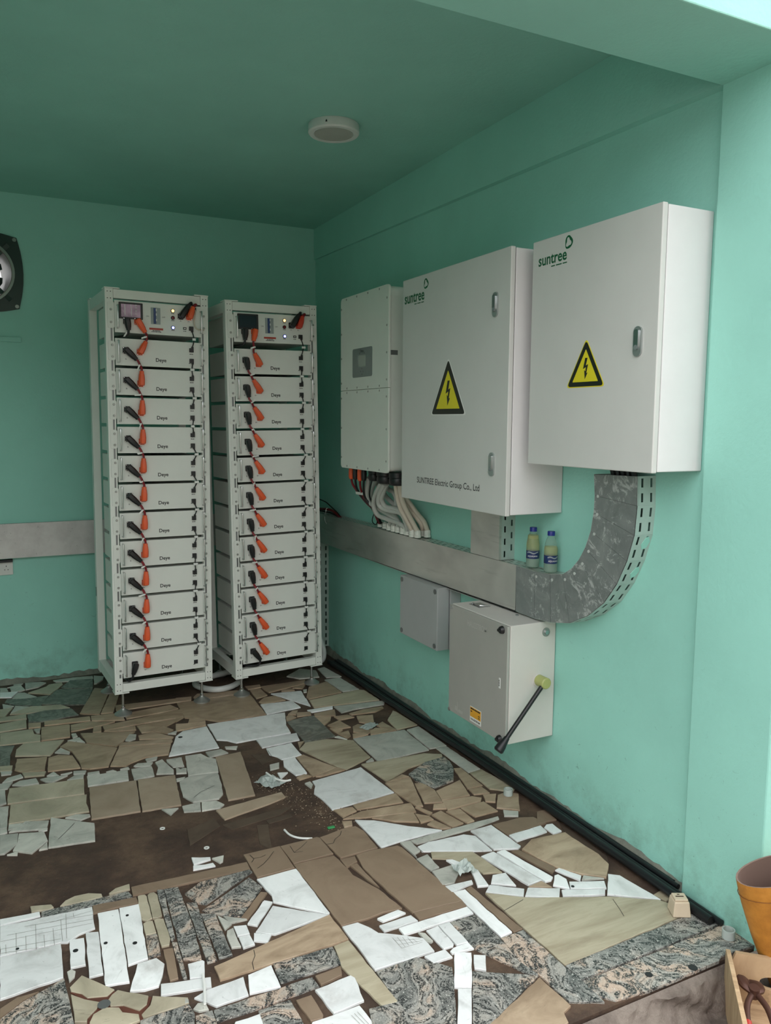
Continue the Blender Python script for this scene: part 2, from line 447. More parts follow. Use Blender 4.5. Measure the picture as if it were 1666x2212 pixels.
# broken step face under the paving
rm = MB(); nx, nz = 260, 10; rs = []
for j in range(nz + 1):
    row = []
    for i in range(nx + 1):
        x = XL + (0 - XL) * i / nx; t = j / nz
        rough = .011 * math.sin(x * 17 + j * .5) + .006 * math.sin(x * 41 + j * .8 + 1) + .004 * math.sin(x * 97 - j * 1.1) + random.uniform(-.0012, .0012)
        y = YF - .015 - .055 * (1 - t) ** 1.6 + (rough if 0 < j else 0)
        row.append((x, y if j < nz else YF + .004, GZ - .002 + (-.004 - GZ) * t))
    rs.append(row)
vs = [p for r in rs for p in r]; k = nx + 1
fs = [(j * k + i, j * k + i + 1, (j + 1) * k + i + 1, (j + 1) * k + i) for j in range(nz) for i in range(nx)]
vs += [(XL, YF + .02, GZ), (0, YF + .02, GZ), (0, YF + .02, -.006), (XL, YF + .02, -.006)]; q = len(vs) - 4
fs += [tuple([q, q + 3] + [j * k for j in range(nz, -1, -1)]), tuple([q + 1] + [j * k + nx for j in range(nz + 1)] + [q + 2])]
rm.add(vs, fs)
struct('trim_1', rm, 'wet_cement', smooth=True)

# back wall with a square opening for the exhaust fan
FX, FZ, FO = -2.105, 2.494, .185
wb = MB(); T = .22
wb.box(XL - .2, FX - FO, 0, T, -.3, H + .2); wb.box(FX + FO, .22, 0, T, -.3, H + .2)
wb.box(FX - FO, FX + FO, 0, T, -.3, FZ - FO); wb.box(FX - FO, FX + FO, 0, T, FZ + FO, H + .2)
struct('wall_back', wb, 'wall_paint')
wr = MB(); wr.box(0, .22, -3.49, 0, -.3, H + .2)
struct('wall_right', wr, 'wall_paint')
wl = MB(); wl.box(XL - .22, XL, YF, 0, -.3, H + .2)
struct('wall_left', wl, 'wall_paint')
ce = MB(); ce.box(XL - .22, .22, YF + .05, .22, H, H + .2)
struct('ceiling', ce, 'ceiling_paint')
pl = MB(); pl.box(-.03, .3, YF, -3.478, -.3, HB + .02)
struct('pillar', pl, 'wall_paint', bevel=.006)
be = MB(); be.box(XL - .3, .3, YF, -3.478, HB, 3.5)
struct('front_beam', be, 'wall_paint', bevel=.004)
rb = MB()
rb.hexa([(-.032, -3.478, 2.678), (0, -3.478, 2.674), (0, -3.478, H), (-.032, -3.478, H)],
        [(-.012, 0, 2.752), (0, 0, 2.752), (0, 0, H), (-.012, 0, H)])
struct('trim_2', rb, 'wall_paint')

# rough cement strip where the right wall meets the floor, and along the back wall
def cement(name, length, fr, hbase, seed):
    rnd = random.Random(seed); pts = []; n = int(length / .03)
    for i in range(n + 1):
        pts.append((length * i / n, hbase * (.75 + .35 * math.sin(i * .31) * math.sin(i * .13 + 1)) + rnd.uniform(-.006, .006)))
    m = MB(); o, r, u, nn = [V(q) for q in fr]
    for i in range(n):
        (a0, b0), (a1, b1) = pts[i], pts[i + 1]
        A = [o + r * a0, o + r * a1, o + r * a1 + nn * .026, o + r * a0 + nn * .026]
        B = [o + r * a0 + u * b0, o + r * a1 + u * b1, o + r * a1 + u * b1 + nn * .004, o + r * a0 + u * b0 + nn * .004]
        m.hexa([A[0], A[1], A[2], A[3]], [B[0], B[1], B[2], B[3]])
    struct(name, m, 'bare_cement')
cement('baseboard_right', 3.43, ((0, -.04, 0), (0, -1, 0), (0, 0, 1), (-1, 0, 0)), .046, 3)
cement('baseboard_back', 3.4, ((XL + .02, 0, 0), (1, 0, 0), (0, 0, 1), (0, -1, 0)), .035, 5)

# ------------------------------------------------------------ crazy paving: every stone a part of the floor (millimetres on the floor)
TILES = """
P -1791,-103 -1711,-123 -1573,-126 -1570,-76 -1691,-57 -1805,-66
P -1583,-246 -1566,-247 -1524,-188 -1508,-118 -1564,-79
P -1967,-182 -1895,-162 -1847,-95 -1879,-63 -1965,-47
P -2028,-70 -2068,-94 -2003,-94 -1975,-47 -2030,-44
P -2047,-178 -1997,-198 -1970,-180 -1989,-83 -2052,-101
P -2107,-173 -2062,-171 -2071,-97 -2106,-85
W -2109,-266 -2047,-291 -2010,-201 -2107,-177
O -1840,-335 -1756,-176 -1759,-130 -1834,-139 -1852,-173 -1957,-249
K -1749,-256 -1600,-334 -1577,-137 -1710,-111 -1770,-229
P -1978,-351 -1912,-352 -1976,-236 -2014,-222 -2045,-315
K -2028,-451 -1903,-522 -1848,-354 -1975,-353 -2073,-319 -2086,-370
K -1763,-568 -1669,-603 -1603,-357 -1623,-330 -1776,-262 -1803,-272 -1901,-487
P -2097,-463 -2077,-479 -2040,-456 -2098,-392
P -2061,-573 -1960,-509 -2034,-459
O -2115,-601 -2092,-617 -2047,-484 -2113,-483
O -1986,-614 -1756,-623 -1799,-551 -1957,-506 -2065,-586
O -2116,-686 -1984,-702 -1982,-626 -2115,-620
K -1978,-761 -1918,-781 -1723,-760 -1751,-636 -1890,-610 -1978,-637
B -1695,-758 -1617,-801 -1521,-454 -1506,-391 -1589,-328 -1715,-740
B -1546,-805 -1468,-502 -1509,-437 -1610,-791
O -2119,-843 -1991,-841 -1987,-710 -2117,-722
B -1982,-851 -1923,-861 -1919,-795 -1979,-780
P -1947,-938 -1933,-945 -1924,-879 -1959,-880
O -2122,-1033 -1936,-1063 -1930,-976 -1959,-950 -1963,-872 -2119,-864
B -1904,-847 -1674,-879 -1671,-814 -1901,-789
B -1932,-1060 -1796,-1071 -1781,-902 -1786,-891 -1920,-872
B -1784,-999 -1630,-979 -1557,-951 -1624,-932 -1673,-893 -1778,-904
B -1669,-888 -1505,-951 -1505,-908 -1540,-828 -1664,-812
B -1525,-786 -1234,-791 -1106,-792 -1093,-738 -1319,-717 -1521,-695
B -1253,-916 -1204,-899 -1234,-822 -1471,-851 -1496,-889 -1494,-938
B -1623,-1060 -1465,-1045 -1205,-1039 -1188,-917 -1515,-975 -1625,-987
B -1683,-1057 -1642,-1068 -1633,-992 -1672,-982
B -1568,-1095 -1473,-1120 -1469,-1066 -1629,-1065
B -1454,-1176 -1375,-1188 -1287,-1113 -1212,-1055 -1462,-1065
P -1784,-1094 -1760,-1080 -1764,-1035 -1787,-1033
B -1733,-1119 -1727,-1188 -1598,-1299 -1481,-1140 -1743,-1046
P -1734,-1181 -1754,-1100 -1812,-1118
P -1529,-1259 -1495,-1242 -1483,-1188 -1515,-1169 -1547,-1242
B -1480,-1261 -1323,-1317 -1315,-1304 -1400,-1188 -1477,-1208
B -1332,-1244 -1295,-1209 -1333,-1127 -1398,-1177
B -1296,-1270 -1281,-1228 -1333,-1247
B -1584,-1301 -1347,-1376 -1331,-1355 -1330,-1320 -1570,-1264 -1586,-1297
B -1592,-1559 -1567,-1535 -1490,-1499 -1384,-1512 -1346,-1385 -1588,-1312 -1659,-1527
O -2058,-1209 -1905,-1275 -1827,-1099 -2016,-1065 -2050,-1128
B -1804,-1278 -1785,-1408 -1783,-1495 -1749,-1518 -1667,-1530 -1598,-1323 -1635,-1289 -1807,-1130 -1853,-1184
P -1819,-1294 -1814,-1273 -1851,-1200 -1882,-1248
B -2026,-1426 -1939,-1440 -1919,-1284 -2052,-1249 -2066,-1379
B -1833,-1478 -1787,-1486 -1808,-1322 -1869,-1285 -1915,-1301 -1928,-1460
K -2126,-1300 -2084,-1314 -2078,-1176 -2056,-1070 -2122,-1046
O -2127,-1363 -2078,-1380 -2072,-1320 -2126,-1307
P -2123,-1413 -2082,-1419 -2076,-1388 -2125,-1371
O -2028,-1479 -1945,-1499 -1935,-1460 -2036,-1428
P -2087,-1497 -2033,-1477 -2041,-1439 -2100,-1457 -2120,-1500
P -1883,-1536 -1904,-1478 -1936,-1510
P -1848,-1533 -1826,-1516 -1877,-1521
P -1824,-1544 -1775,-1561 -1766,-1528 -1821,-1512
P -1767,-1585 -1714,-1591 -1713,-1563 -1764,-1559
P -1640,-1599 -1653,-1575 -1685,-1584
P -1623,-1589 -1582,-1599 -1584,-1577 -1622,-1584
P -1554,-1585 -1488,-1609 -1470,-1572 -1538,-1554 -1560,-1575
P -1495,-1556 -1449,-1548 -1437,-1514 -1496,-1518
P -2032,-1575 -1972,-1578 -1981,-1519 -2049,-1515 -2081,-1545
P -1945,-1572 -1917,-1592 -1849,-1548 -1923,-1530 -1965,-1536
P -1787,-1609 -1781,-1568 -1820,-1560 -1856,-1596
P -1778,-1705 -1604,-1718 -1592,-1608 -1771,-1597
P -1582,-1728 -1491,-1726 -1484,-1618 -1576,-1609
P -1458,-1638 -1480,-1711 -1406,-1740 -1398,-1702 -1424,-1560 -1461,-1579
P -1409,-1597 -1394,-1669 -1344,-1679 -1340,-1571 -1406,-1569
P -1396,-1745 -1351,-1760 -1340,-1710 -1382,-1675
O -2104,-1730 -1800,-1775 -1786,-1616 -2093,-1577 -2102,-1652
P -2131,-1571 -2100,-1573 -2077,-1508 -2130,-1508
P -2133,-1731 -2108,-1720 -2110,-1585 -2131,-1577
O -1911,-1945 -1800,-1950 -1803,-1869 -1792,-1787 -2093,-1747 -2105,-1920
S -1800,-2026 -1607,-2043 -1574,-1739 -1774,-1719
S -1601,-2047 -1442,-2062 -1405,-1761 -1568,-1735
P -2137,-1946 -2112,-1953 -2100,-1756 -2134,-1748
P -1841,-2012 -1800,-1994 -1801,-1977 -1853,-1955 -1895,-1964
P -2078,-1969 -2056,-1934 -2105,-1925 -2108,-1970
P -2075,-1996 -1970,-2027 -1957,-1961 -2044,-1926 -2106,-1991
P -2138,-1996 -2111,-1989 -2112,-1960 -2137,-1951
P -1974,-2184 -1807,-2208 -1793,-2064 -1948,-1938
P -2140,-2155 -2125,-2158 -2079,-2102 -2072,-2018 -2138,-2001
P -1984,-2041 -1968,-2038 -1965,-2019 -2000,-2028
P -1500,-2129 -1458,-2082 -1525,-2061
P -1411,-1825 -1383,-1831 -1366,-1800 -1408,-1800
P -2078,-2091 -2096,-2148 -2032,-2199 -1972,-2128 -1980,-2051 -2070,-2022
P -2007,-2187 -1976,-2188 -1975,-2141 -2004,-2179
P -2082,-2187 -2079,-2165 -2117,-2170
B -752,-760 -668,-750 -660,-701 -754,-692
B -664,-807 -654,-865 -395,-798 -374,-743 -665,-742
B -755,-934 -677,-904 -680,-775 -747,-767
B -746,-1036 -608,-1030 -640,-933 -706,-935 -761,-996
W -513,-1190 -470,-923 -651,-889
W -780,-1204 -571,-1183 -577,-1063 -765,-1041
B -480,-1077 -257,-1048 -266,-828 -401,-873 -482,-1043
B -448,-886 -397,-814 -499,-850
B -580,-877 -501,-896 -503,-860 -573,-857
B -466,-955 -448,-957 -426,-909 -452,-908
P -247,-1042 -140,-1046 -158,-790 -263,-791
P -235,-753 -138,-773 -165,-544 -218,-561
W -543,-1284 -413,-1280 -398,-1245 -554,-1242
B -552,-1353 -440,-1387 -411,-1301 -539,-1310
B -636,-1283 -603,-1223 -632,-1215 -674,-1255
B -640,-1311 -560,-1320 -547,-1276 -621,-1251
B -715,-1351 -646,-1317 -667,-1262 -695,-1284
K -729,-1662 -557,-1661 -553,-1338 -608,-1336 -718,-1359
B -554,-1494 -494,-1439 -470,-1392 -550,-1364
B -450,-1460 -357,-1456 -378,-1407 -456,-1399
B -514,-1576 -434,-1579 -452,-1463 -537,-1502
B -531,-1630 -489,-1597 -541,-1545
B -512,-1708 -483,-1688 -465,-1618 -533,-1629
B -518,-1722 -543,-1659 -565,-1665
W -1125,-1437 -1079,-1468 -1044,-1518 -751,-1515 -738,-1405 -681,-1226 -1117,-1213
W -1353,-1535 -1139,-1537 -1126,-1236 -1255,-1246 -1304,-1301 -1387,-1534
B -1195,-788 -1109,-797 -1095,-737 -1180,-719
B -1201,-941 -1204,-1058 -1110,-1132 -1049,-1196 -783,-1202 -768,-860 -791,-838 -1193,-810
B -1082,-799 -813,-816 -775,-788 -820,-743 -1052,-702 -1085,-753
B -1260,-1098 -1205,-1048 -1219,-902
B -1206,-1148 -1116,-1173 -1110,-1132 -1183,-1078
B -1288,-1230 -1125,-1219 -1118,-1179 -1268,-1131
W -946,-1635 -742,-1622 -725,-1533 -942,-1526
W -940,-1727 -913,-1770 -903,-1810 -798,-1803 -794,-1642 -931,-1653
W -920,-1885 -916,-1929 -903,-2004 -848,-2004 -838,-1813 -900,-1819
B -837,-2050 -701,-2012 -791,-1802 -833,-1817
Q -696,-2000 -669,-2049 -505,-1971 -497,-1749 -615,-1675 -729,-1670 -784,-1732
B -805,-2065 -675,-2049 -697,-2017 -825,-2056
B -905,-2057 -840,-2044 -865,-2012 -909,-2028
W -862,-2143 -894,-2209 -882,-2281 -880,-2381 -572,-2353 -596,-2056 -857,-2094
P -887,-2156 -867,-2127 -868,-2094 -896,-2100
B -781,-1726 -728,-1651 -761,-1647
P -1211,-1634 -1115,-1619 -1135,-1563 -1214,-1564
S -1251,-2108 -1132,-2112 -1058,-1639 -1186,-1646
P -1352,-1793 -1215,-1812 -1188,-1667 -1221,-1629 -1240,-1574 -1315,-1568
P -1418,-1985 -1390,-2058 -1283,-2075 -1255,-2040 -1236,-1949 -1221,-1823 -1329,-1798 -1363,-1808 -1401,-1836
P -1445,-2128 -1379,-2149 -1363,-2071 -1441,-2074
P -1375,-2151 -1300,-2159 -1276,-2136 -1297,-2089 -1358,-2073
S -1309,-2265 -1102,-2215 -1018,-2185 -1019,-2136 -1321,-2172
P -1382,-1668 -1346,-1671 -1334,-1574 -1363,-1582
P -1393,-1746 -1350,-1747 -1355,-1695 -1386,-1687
D -1004,-1815 -944,-1793 -946,-1709 -1017,-1690
P -992,-1899 -946,-1893 -927,-1838 -976,-1843
W -978,-2008 -926,-1959 -972,-1943
P -1112,-1566 -1067,-1596 -1051,-1563 -1111,-1542
D -1132,-1532 -1078,-1510 -1077,-1485 -1121,-1456
D -1484,-2402 -1339,-2304 -1343,-2227 -1464,-2274
D -1304,-2352 -1086,-2319 -1018,-2274 -1132,-2275 -1328,-2299
D -1154,-2372 -1049,-2359 -1049,-2332 -1158,-2339
D -1236,-2504 -1207,-2574 -1188,-2488 -1160,-2375 -1204,-2359
D -645,-608 -485,-502 -481,-393 -629,-406
D -531,-637 -399,-596 -412,-454 -506,-492
P -398,-701 -271,-723 -242,-590 -326,-509 -456,-622
Q -504,-1221 -111,-1269 -120,-1079 -145,-1056 -486,-1102
P -395,-1363 -315,-1347 -119,-1347 -90,-1297 -396,-1256
B -355,-1418 -218,-1434 -147,-1397 -145,-1377 -269,-1373 -362,-1395
B -363,-1530 -324,-1595 -289,-1566 -249,-1469 -339,-1446
B -449,-1643 -396,-1704 -370,-1691 -323,-1623 -383,-1558 -422,-1576
B -485,-1721 -393,-1711 -403,-1675 -465,-1671
B -289,-1667 -233,-1721 -248,-1585 -299,-1617
B -383,-1719 -341,-1731 -234,-1724 -321,-1646 -365,-1675
Q -228,-1720 -96,-1705 -111,-1486 -120,-1461 -211,-1575
P -493,-2033 -204,-2021 -192,-1737 -488,-1728
P -194,-2010 -99,-2015 -103,-1730 -182,-1745
P -166,-2328 -95,-2320 -103,-2022 -161,-2017
Q -551,-2248 -400,-2165 -186,-2122 -175,-2097 -247,-2050 -580,-2028
B -548,-2024 -507,-2016 -503,-1984 -549,-2014
G -431,-2300 -416,-2340 -386,-2393 -274,-2369 -206,-2259 -184,-2190 -180,-2128 -299,-2142 -428,-2221
B -437,-2244 -456,-2210 -553,-2252
B -569,-2348 -546,-2509 -519,-2522 -436,-2254 -566,-2254
B -501,-2500 -426,-2526 -398,-2413 -416,-2327 -449,-2317
B -420,-2511 -284,-2523 -245,-2377 -399,-2425
B -443,-2599 -271,-2590 -253,-2569 -282,-2539 -424,-2518
B -260,-2467 -180,-2467 -173,-2268 -206,-2259
Q -171,-2510 -94,-2579 -64,-2556 -94,-2327 -164,-2335
B -265,-2526 -193,-2543 -194,-2480 -258,-2472
B -255,-2603 -220,-2627 -174,-2565 -230,-2543
B -245,-2672 -168,-2733 -85,-2608 -125,-2570 -173,-2577
B -785,-2427 -578,-2453 -570,-2366 -783,-2382
B -864,-2460 -791,-2435 -793,-2397 -875,-2388
B -761,-2508 -569,-2552 -552,-2474 -776,-2448 -870,-2474
B -690,-2583 -600,-2632 -583,-2555 -759,-2516
B -598,-2643 -536,-2641 -539,-2608 -582,-2565
B -530,-2601 -511,-2588 -538,-2516 -555,-2516
B -494,-2563 -440,-2583 -425,-2539 -471,-2528
B -499,-2728 -441,-2720 -472,-2590 -525,-2603
B -426,-2727 -390,-2723 -390,-2610 -455,-2604
B -369,-2696 -255,-2696 -262,-2600 -383,-2605
B -549,-2719 -508,-2734 -539,-2646 -579,-2663
B -892,-2537 -857,-2538 -843,-2503 -882,-2489
P -257,-2745 -204,-2771 -180,-2738 -232,-2701
O -2053,-2592 -1997,-2605 -1985,-2597 -1991,-2579 -2055,-2559
O -1898,-2607 -1830,-2606 -1831,-2587 -1870,-2564 -1916,-2561 -1947,-2575 -1965,-2599
O -1806,-2603 -1738,-2602 -1735,-2570 -1783,-2576 -1808,-2598
G -2025,-2633 -1974,-2648 -1864,-2645 -1737,-2648 -1746,-2613 -1898,-2610 -1979,-2607 -2024,-2606
W -2148,-2627 -2028,-2628 -2029,-2604 -2148,-2592
W -2151,-2793 -1980,-2804 -1960,-2813 -1923,-2787 -1874,-2775 -1869,-2653 -2148,-2634
W -2154,-2994 -1986,-2977 -1980,-2813 -2151,-2802
T -1735,-2645 -1324,-2666 -1321,-2616 -1733,-2593
T -1870,-2692 -1726,-2698 -1726,-2661 -1867,-2647
W -1880,-3069 -1815,-3082 -1792,-2705 -1857,-2698
W -1807,-3006 -1748,-3000 -1726,-2705 -1788,-2700
O -1733,-2759 -1731,-2795 -1717,-2810 -1699,-2803 -1693,-2671 -1698,-2658 -1713,-2654 -1721,-2656
O -1698,-2805 -1684,-2812 -1668,-2805 -1659,-2682 -1667,-2659 -1680,-2657 -1690,-2667
O -1734,-2886 -1702,-2889 -1701,-2820 -1718,-2815 -1731,-2822
O -1700,-2963 -1677,-2965 -1668,-2938 -1667,-2823 -1685,-2815 -1696,-2818
G -1664,-2827 -1667,-2951 -1653,-2935 -1634,-2656 -1655,-2650
G -1653,-3052 -1603,-3079 -1588,-2919 -1585,-2661 -1631,-2654
G -1672,-3136 -1661,-3139 -1652,-2964 -1667,-2957
G -1746,-3000 -1709,-2998 -1701,-2893 -1735,-2889
T -1708,-3130 -1684,-3128 -1670,-2983 -1698,-2979
W -1963,-2943 -1921,-2947 -1912,-2812 -1953,-2805
W -1918,-3010 -1879,-3012 -1867,-2800 -1904,-2787
P -1972,-3003 -1956,-2986 -1951,-2963 -1962,-2950 -1974,-2955
W -1782,-3136 -1742,-3137 -1723,-3095 -1708,-3048 -1725,-3011 -1781,-3013 -1820,-3122
O -1971,-3048 -1945,-3071 -1932,-3096 -1881,-3113 -1859,-3095 -1937,-2991 -1973,-3029
O -1974,-3178 -1944,-3192 -1941,-3178 -1914,-3152 -1902,-3131 -1939,-3101 -1973,-3063
O -1878,-3160 -1845,-3171 -1809,-3211 -1786,-3196 -1776,-3165 -1851,-3102 -1869,-3114 -1884,-3135
O -1942,-3215 -1845,-3253 -1814,-3250 -1813,-3226 -1852,-3198 -1858,-3175 -1893,-3158 -1925,-3171 -1937,-3196
O -1778,-3204 -1806,-3230 -1804,-3245 -1679,-3243 -1677,-3221 -1765,-3170
R -1942,-3100 -1944,-3205 -1806,-3249 -1767,-3170 -1860,-3097 -1974,-3047
G -2156,-3110 -1976,-3198 -1976,-3177 -1984,-2980 -2051,-3012 -2096,-3031 -2156,-3077
T -2156,-3072 -2097,-3028 -2054,-3008 -2110,-3006 -2155,-3034
G -1818,-3276 -1686,-3341 -1674,-3290 -1680,-3248 -1813,-3251
W -1744,-3179 -1606,-3209 -1598,-3167 -1735,-3132
W -1654,-3145 -1613,-3157 -1597,-3088 -1601,-3081 -1645,-3079
W -1502,-2545 -1437,-2537 -1435,-2523 -1499,-2494
W -1412,-2576 -1399,-2569 -1386,-2531 -1431,-2531
W -1512,-2579 -1432,-2587 -1435,-2565 -1465,-2563 -1506,-2552
T -1317,-2728 -1174,-2727 -1175,-2560 -1318,-2559
T -1170,-2703 -1010,-2701 -1013,-2572 -1021,-2563 -1174,-2565
T -998,-2741 -840,-2737 -835,-2598 -849,-2551 -909,-2547 -1012,-2569
T -1156,-3116 -1065,-3118 -1001,-3110 -935,-3118 -957,-2984 -1002,-2865 -1002,-2819 -1014,-2715 -1171,-2706
T -968,-2913 -950,-2975 -957,-2802 -987,-2801
T -1003,-2810 -951,-2790 -944,-2754 -1003,-2752
W -1313,-2810 -1305,-2852 -1313,-2893 -1175,-3036 -1164,-3034 -1173,-2736 -1322,-2738
W -1364,-3061 -1171,-3043 -1322,-2914 -1416,-3023
W -1401,-2994 -1315,-2892 -1337,-2872 -1345,-2877 -1427,-2971
T -1418,-2948 -1314,-2832 -1333,-2819 -1436,-2929
G -1545,-2787 -1521,-2805 -1322,-2684 -1328,-2668 -1508,-2667 -1572,-2714
G -1504,-2875 -1435,-2926 -1319,-2791 -1343,-2715 -1542,-2835
P -1501,-2968 -1473,-2948 -1487,-2914 -1503,-2886
P -1479,-2942 -1421,-2946 -1487,-2894
P -1506,-3064 -1478,-3072 -1475,-2971 -1496,-2977 -1504,-2999
W -1473,-3017 -1435,-3022 -1432,-2975 -1471,-2963
W -1474,-3082 -1436,-3080 -1437,-3029 -1472,-3026
W -1434,-3062 -1396,-3087 -1374,-3056 -1422,-3026
B -1576,-3191 -1220,-3189 -1163,-3186 -1168,-3044 -1577,-3127
G -1421,-3281 -1230,-3280 -1223,-3200 -1236,-3198 -1414,-3192
W -1515,-3283 -1426,-3295 -1421,-3195 -1496,-3206
W -1635,-3260 -1613,-3290 -1519,-3286 -1511,-3207 -1623,-3214 -1661,-3229
W -1661,-3287 -1635,-3292 -1637,-3261 -1657,-3254 -1674,-3271
G -1628,-3348 -1513,-3349 -1325,-3342 -1330,-3299 -1624,-3302
T -1319,-3340 -1247,-3328 -1235,-3292 -1320,-3298
G -1591,-3100 -1561,-3100 -1549,-2781 -1580,-2769
G -1554,-3095 -1513,-3097 -1507,-2873 -1550,-2849
G -1517,-3433 -1421,-3481 -1417,-3452 -1419,-3356 -1513,-3358
T -1396,-3458 -1363,-3462 -1357,-3451 -1359,-3365 -1405,-3365
W -1329,-3460 -1233,-3452 -1218,-3356 -1225,-3342 -1342,-3352
W -1414,-3489 -1245,-3572 -1246,-3536 -1252,-3462 -1394,-3463
W -1600,-3397 -1521,-3436 -1515,-3403 -1513,-3371 -1582,-3370
Q -1234,-3295 -1196,-3493 -1148,-3497 -1165,-3191 -1217,-3196
G -1684,-3356 -1633,-3381 -1628,-3350 -1627,-3299 -1674,-3300
G -1729,-3334 -1687,-3354 -1676,-3269 -1690,-3243
P -1690,-3242 -1679,-3243 -1677,-3229 -1685,-3220
W -827,-2741 -717,-2731 -549,-2730 -655,-2645 -762,-2540 -829,-2502
P -690,-2777 -431,-2775 -289,-2754 -282,-2736 -412,-2737 -535,-2739 -704,-2746
T -333,-2878 -134,-2867 -152,-2805 -207,-2783 -340,-2783
T -950,-2840 -935,-3010 -915,-3156 -729,-3171 -756,-2776 -766,-2757 -875,-2744 -937,-2750
T -914,-3199 -734,-3205 -730,-3173 -913,-3159
W -1150,-3352 -947,-3356 -948,-3288 -1000,-3246 -1065,-3201 -1077,-3166 -1103,-3123 -1156,-3121
W -699,-2834 -515,-2921 -453,-2945 -453,-2827 -489,-2797 -643,-2786 -698,-2797
W -445,-2944 -355,-2979 -337,-2969 -349,-2784 -449,-2786
W -330,-2934 -176,-2925 -170,-2876 -330,-2882
W -164,-2951 -120,-2947 -117,-2884 -143,-2879 -166,-2894
P -738,-2865 -735,-2840 -703,-2828 -704,-2746 -745,-2741
P -734,-2963 -695,-2956 -691,-2861 -744,-2871
Q -689,-2893 -624,-2930 -585,-3006 -572,-3063 -506,-3087 -526,-2923 -671,-2853
W -469,-3195 -408,-3192 -456,-2957 -517,-2964
W -403,-3205 -378,-3207 -361,-3195 -411,-2965 -446,-2965
T -346,-3173 -311,-3152 -363,-2986 -392,-2984
W -510,-3178 -497,-3095 -548,-3087 -582,-3127
W -526,-3244 -497,-3208 -594,-3134 -629,-3164
W -417,-3301 -382,-3261 -482,-3208 -522,-3246
B -402,-3243 -412,-3196 -474,-3204
P -744,-3064 -700,-3070 -650,-3021 -647,-2967 -734,-2971
W -737,-3115 -640,-3099 -634,-3082 -741,-3074
W -632,-2991 -595,-3022 -591,-2999 -627,-2934 -648,-2927
W -637,-3124 -598,-3136 -578,-3035 -603,-3027
W -723,-3391 -676,-3385 -686,-3118 -733,-3116
T -672,-3389 -636,-3387 -657,-3111 -682,-3118
W -995,-3245 -734,-3248 -734,-3209 -995,-3209
W -1044,-3202 -919,-3200 -926,-3165 -1046,-3168
W -1025,-3154 -936,-3146 -951,-3121 -1035,-3132
W -916,-3360 -883,-3361 -875,-3352 -874,-3253 -920,-3256
W -871,-3363 -831,-3367 -831,-3254 -872,-3253
W -947,-3304 -936,-3315 -926,-3311 -930,-3267 -948,-3252
W -904,-3390 -830,-3399 -831,-3368 -887,-3369 -904,-3378
W -977,-3404 -911,-3404 -914,-3364 -987,-3364
G -831,-3374 -829,-3398 -802,-3455 -743,-3576 -723,-3583 -734,-3518 -729,-3397 -735,-3253 -828,-3254
W -975,-3519 -931,-3543 -849,-3413 -894,-3388
W -1049,-3654 -1014,-3672 -934,-3547 -970,-3530
W -879,-3478 -852,-3500 -816,-3443 -848,-3425
G -1154,-3612 -1055,-3661 -1040,-3637 -977,-3521 -936,-3442 -970,-3402 -1012,-3355 -1149,-3358
G -1016,-3680 -986,-3695 -951,-3680 -726,-3587 -891,-3485
G -1258,-3561 -1146,-3616 -1144,-3586 -1148,-3499 -1234,-3487
B -333,-3065 -311,-3145 -254,-3226 -188,-3281 -119,-3218 -106,-3149 -117,-3007 -116,-2963 -272,-2949 -348,-2991
Q -626,-3587 -74,-3566 -97,-3508 -120,-3467 -267,-3373 -491,-3272 -532,-3247 -635,-3169
G -740,-3508 -723,-3583 -713,-3712 -625,-3758 -623,-3663 -630,-3592 -638,-3393 -726,-3395
B -983,-3693 -790,-3778 -767,-3774 -755,-3739 -720,-3727 -728,-3595
T -174,-2856 -79,-2864 -68,-2776 -112,-2775
W -284,-3254 -261,-3231 -300,-3156 -323,-3160
W -392,-3235 -352,-3278 -324,-3225 -332,-3188 -348,-3188
W -350,-3279 -233,-3332 -210,-3295 -326,-3243
W -404,-3304 -264,-3359 -243,-3336 -384,-3272
W -257,-3362 -112,-3466 -135,-3292 -167,-3266
B -278,-3254 -198,-3281 -254,-3234
Q -101,-3481 -59,-3472 -63,-3424 -112,-3433
G -627,-3659 -20,-3652 -53,-3623 -82,-3573 -626,-3590
G -626,-3730 -591,-3766 -480,-3778 -190,-3778 -166,-3765 -19,-3778 -7,-3765 -6,-3695 -20,-3657 -628,-3665
D -112,-3211 -84,-3171 -78,-3084 -79,-2877 -115,-2966
"""
KIND = dict(W='marble_white', P='marble_pale', B='marble_beige', T='stone_tan', S='stone_sand', O='marble_olive', Q='marble_streaked', G='granite_swirl', K='stone_dark_veined', D='slab_muddy', R='stone_red')
PN = dict(W='marble_slab', P='marble_slab', B='beige_slab', T='tan_slab', S='tan_slab', O='marble_slab', Q='marble_slab', G='granite_slab', K='granite_slab', D='muddy_slab', R='red_slab')
tiles = []
for ln in TILES.strip().splitlines():
    t, *pp = ln.split(); P = [tuple(float(c) / 1000 for c in q.split(',')) for q in pp]
    A = abs(sum(P[i][0] * P[(i + 1) % len(P)][1] - P[(i + 1) % len(P)][0] * P[i][1] for i in range(len(P)))) / 2
    tiles.append((A, t, P))
tiles.sort(key=lambda q: -q[0])
def jag(P, rnd, amp=.0016, step=.03):
    out = []
    for i in range(len(P)):
        a, b = V(P[i] + (0,)), V(P[(i + 1) % len(P)] + (0,)); L = (b - a).length; n = max(1, int(L / step)); d = (b - a)
        nn = V((-d.y, d.x, 0)).normalized() if L > 1e-6 else V((0, 0, 0))
        for j in range(n):
            q = a + d * (j / n) + (nn * rnd.uniform(-amp, amp) if j else V((0, 0, 0))); out.append((q.x, q.y))
    return out
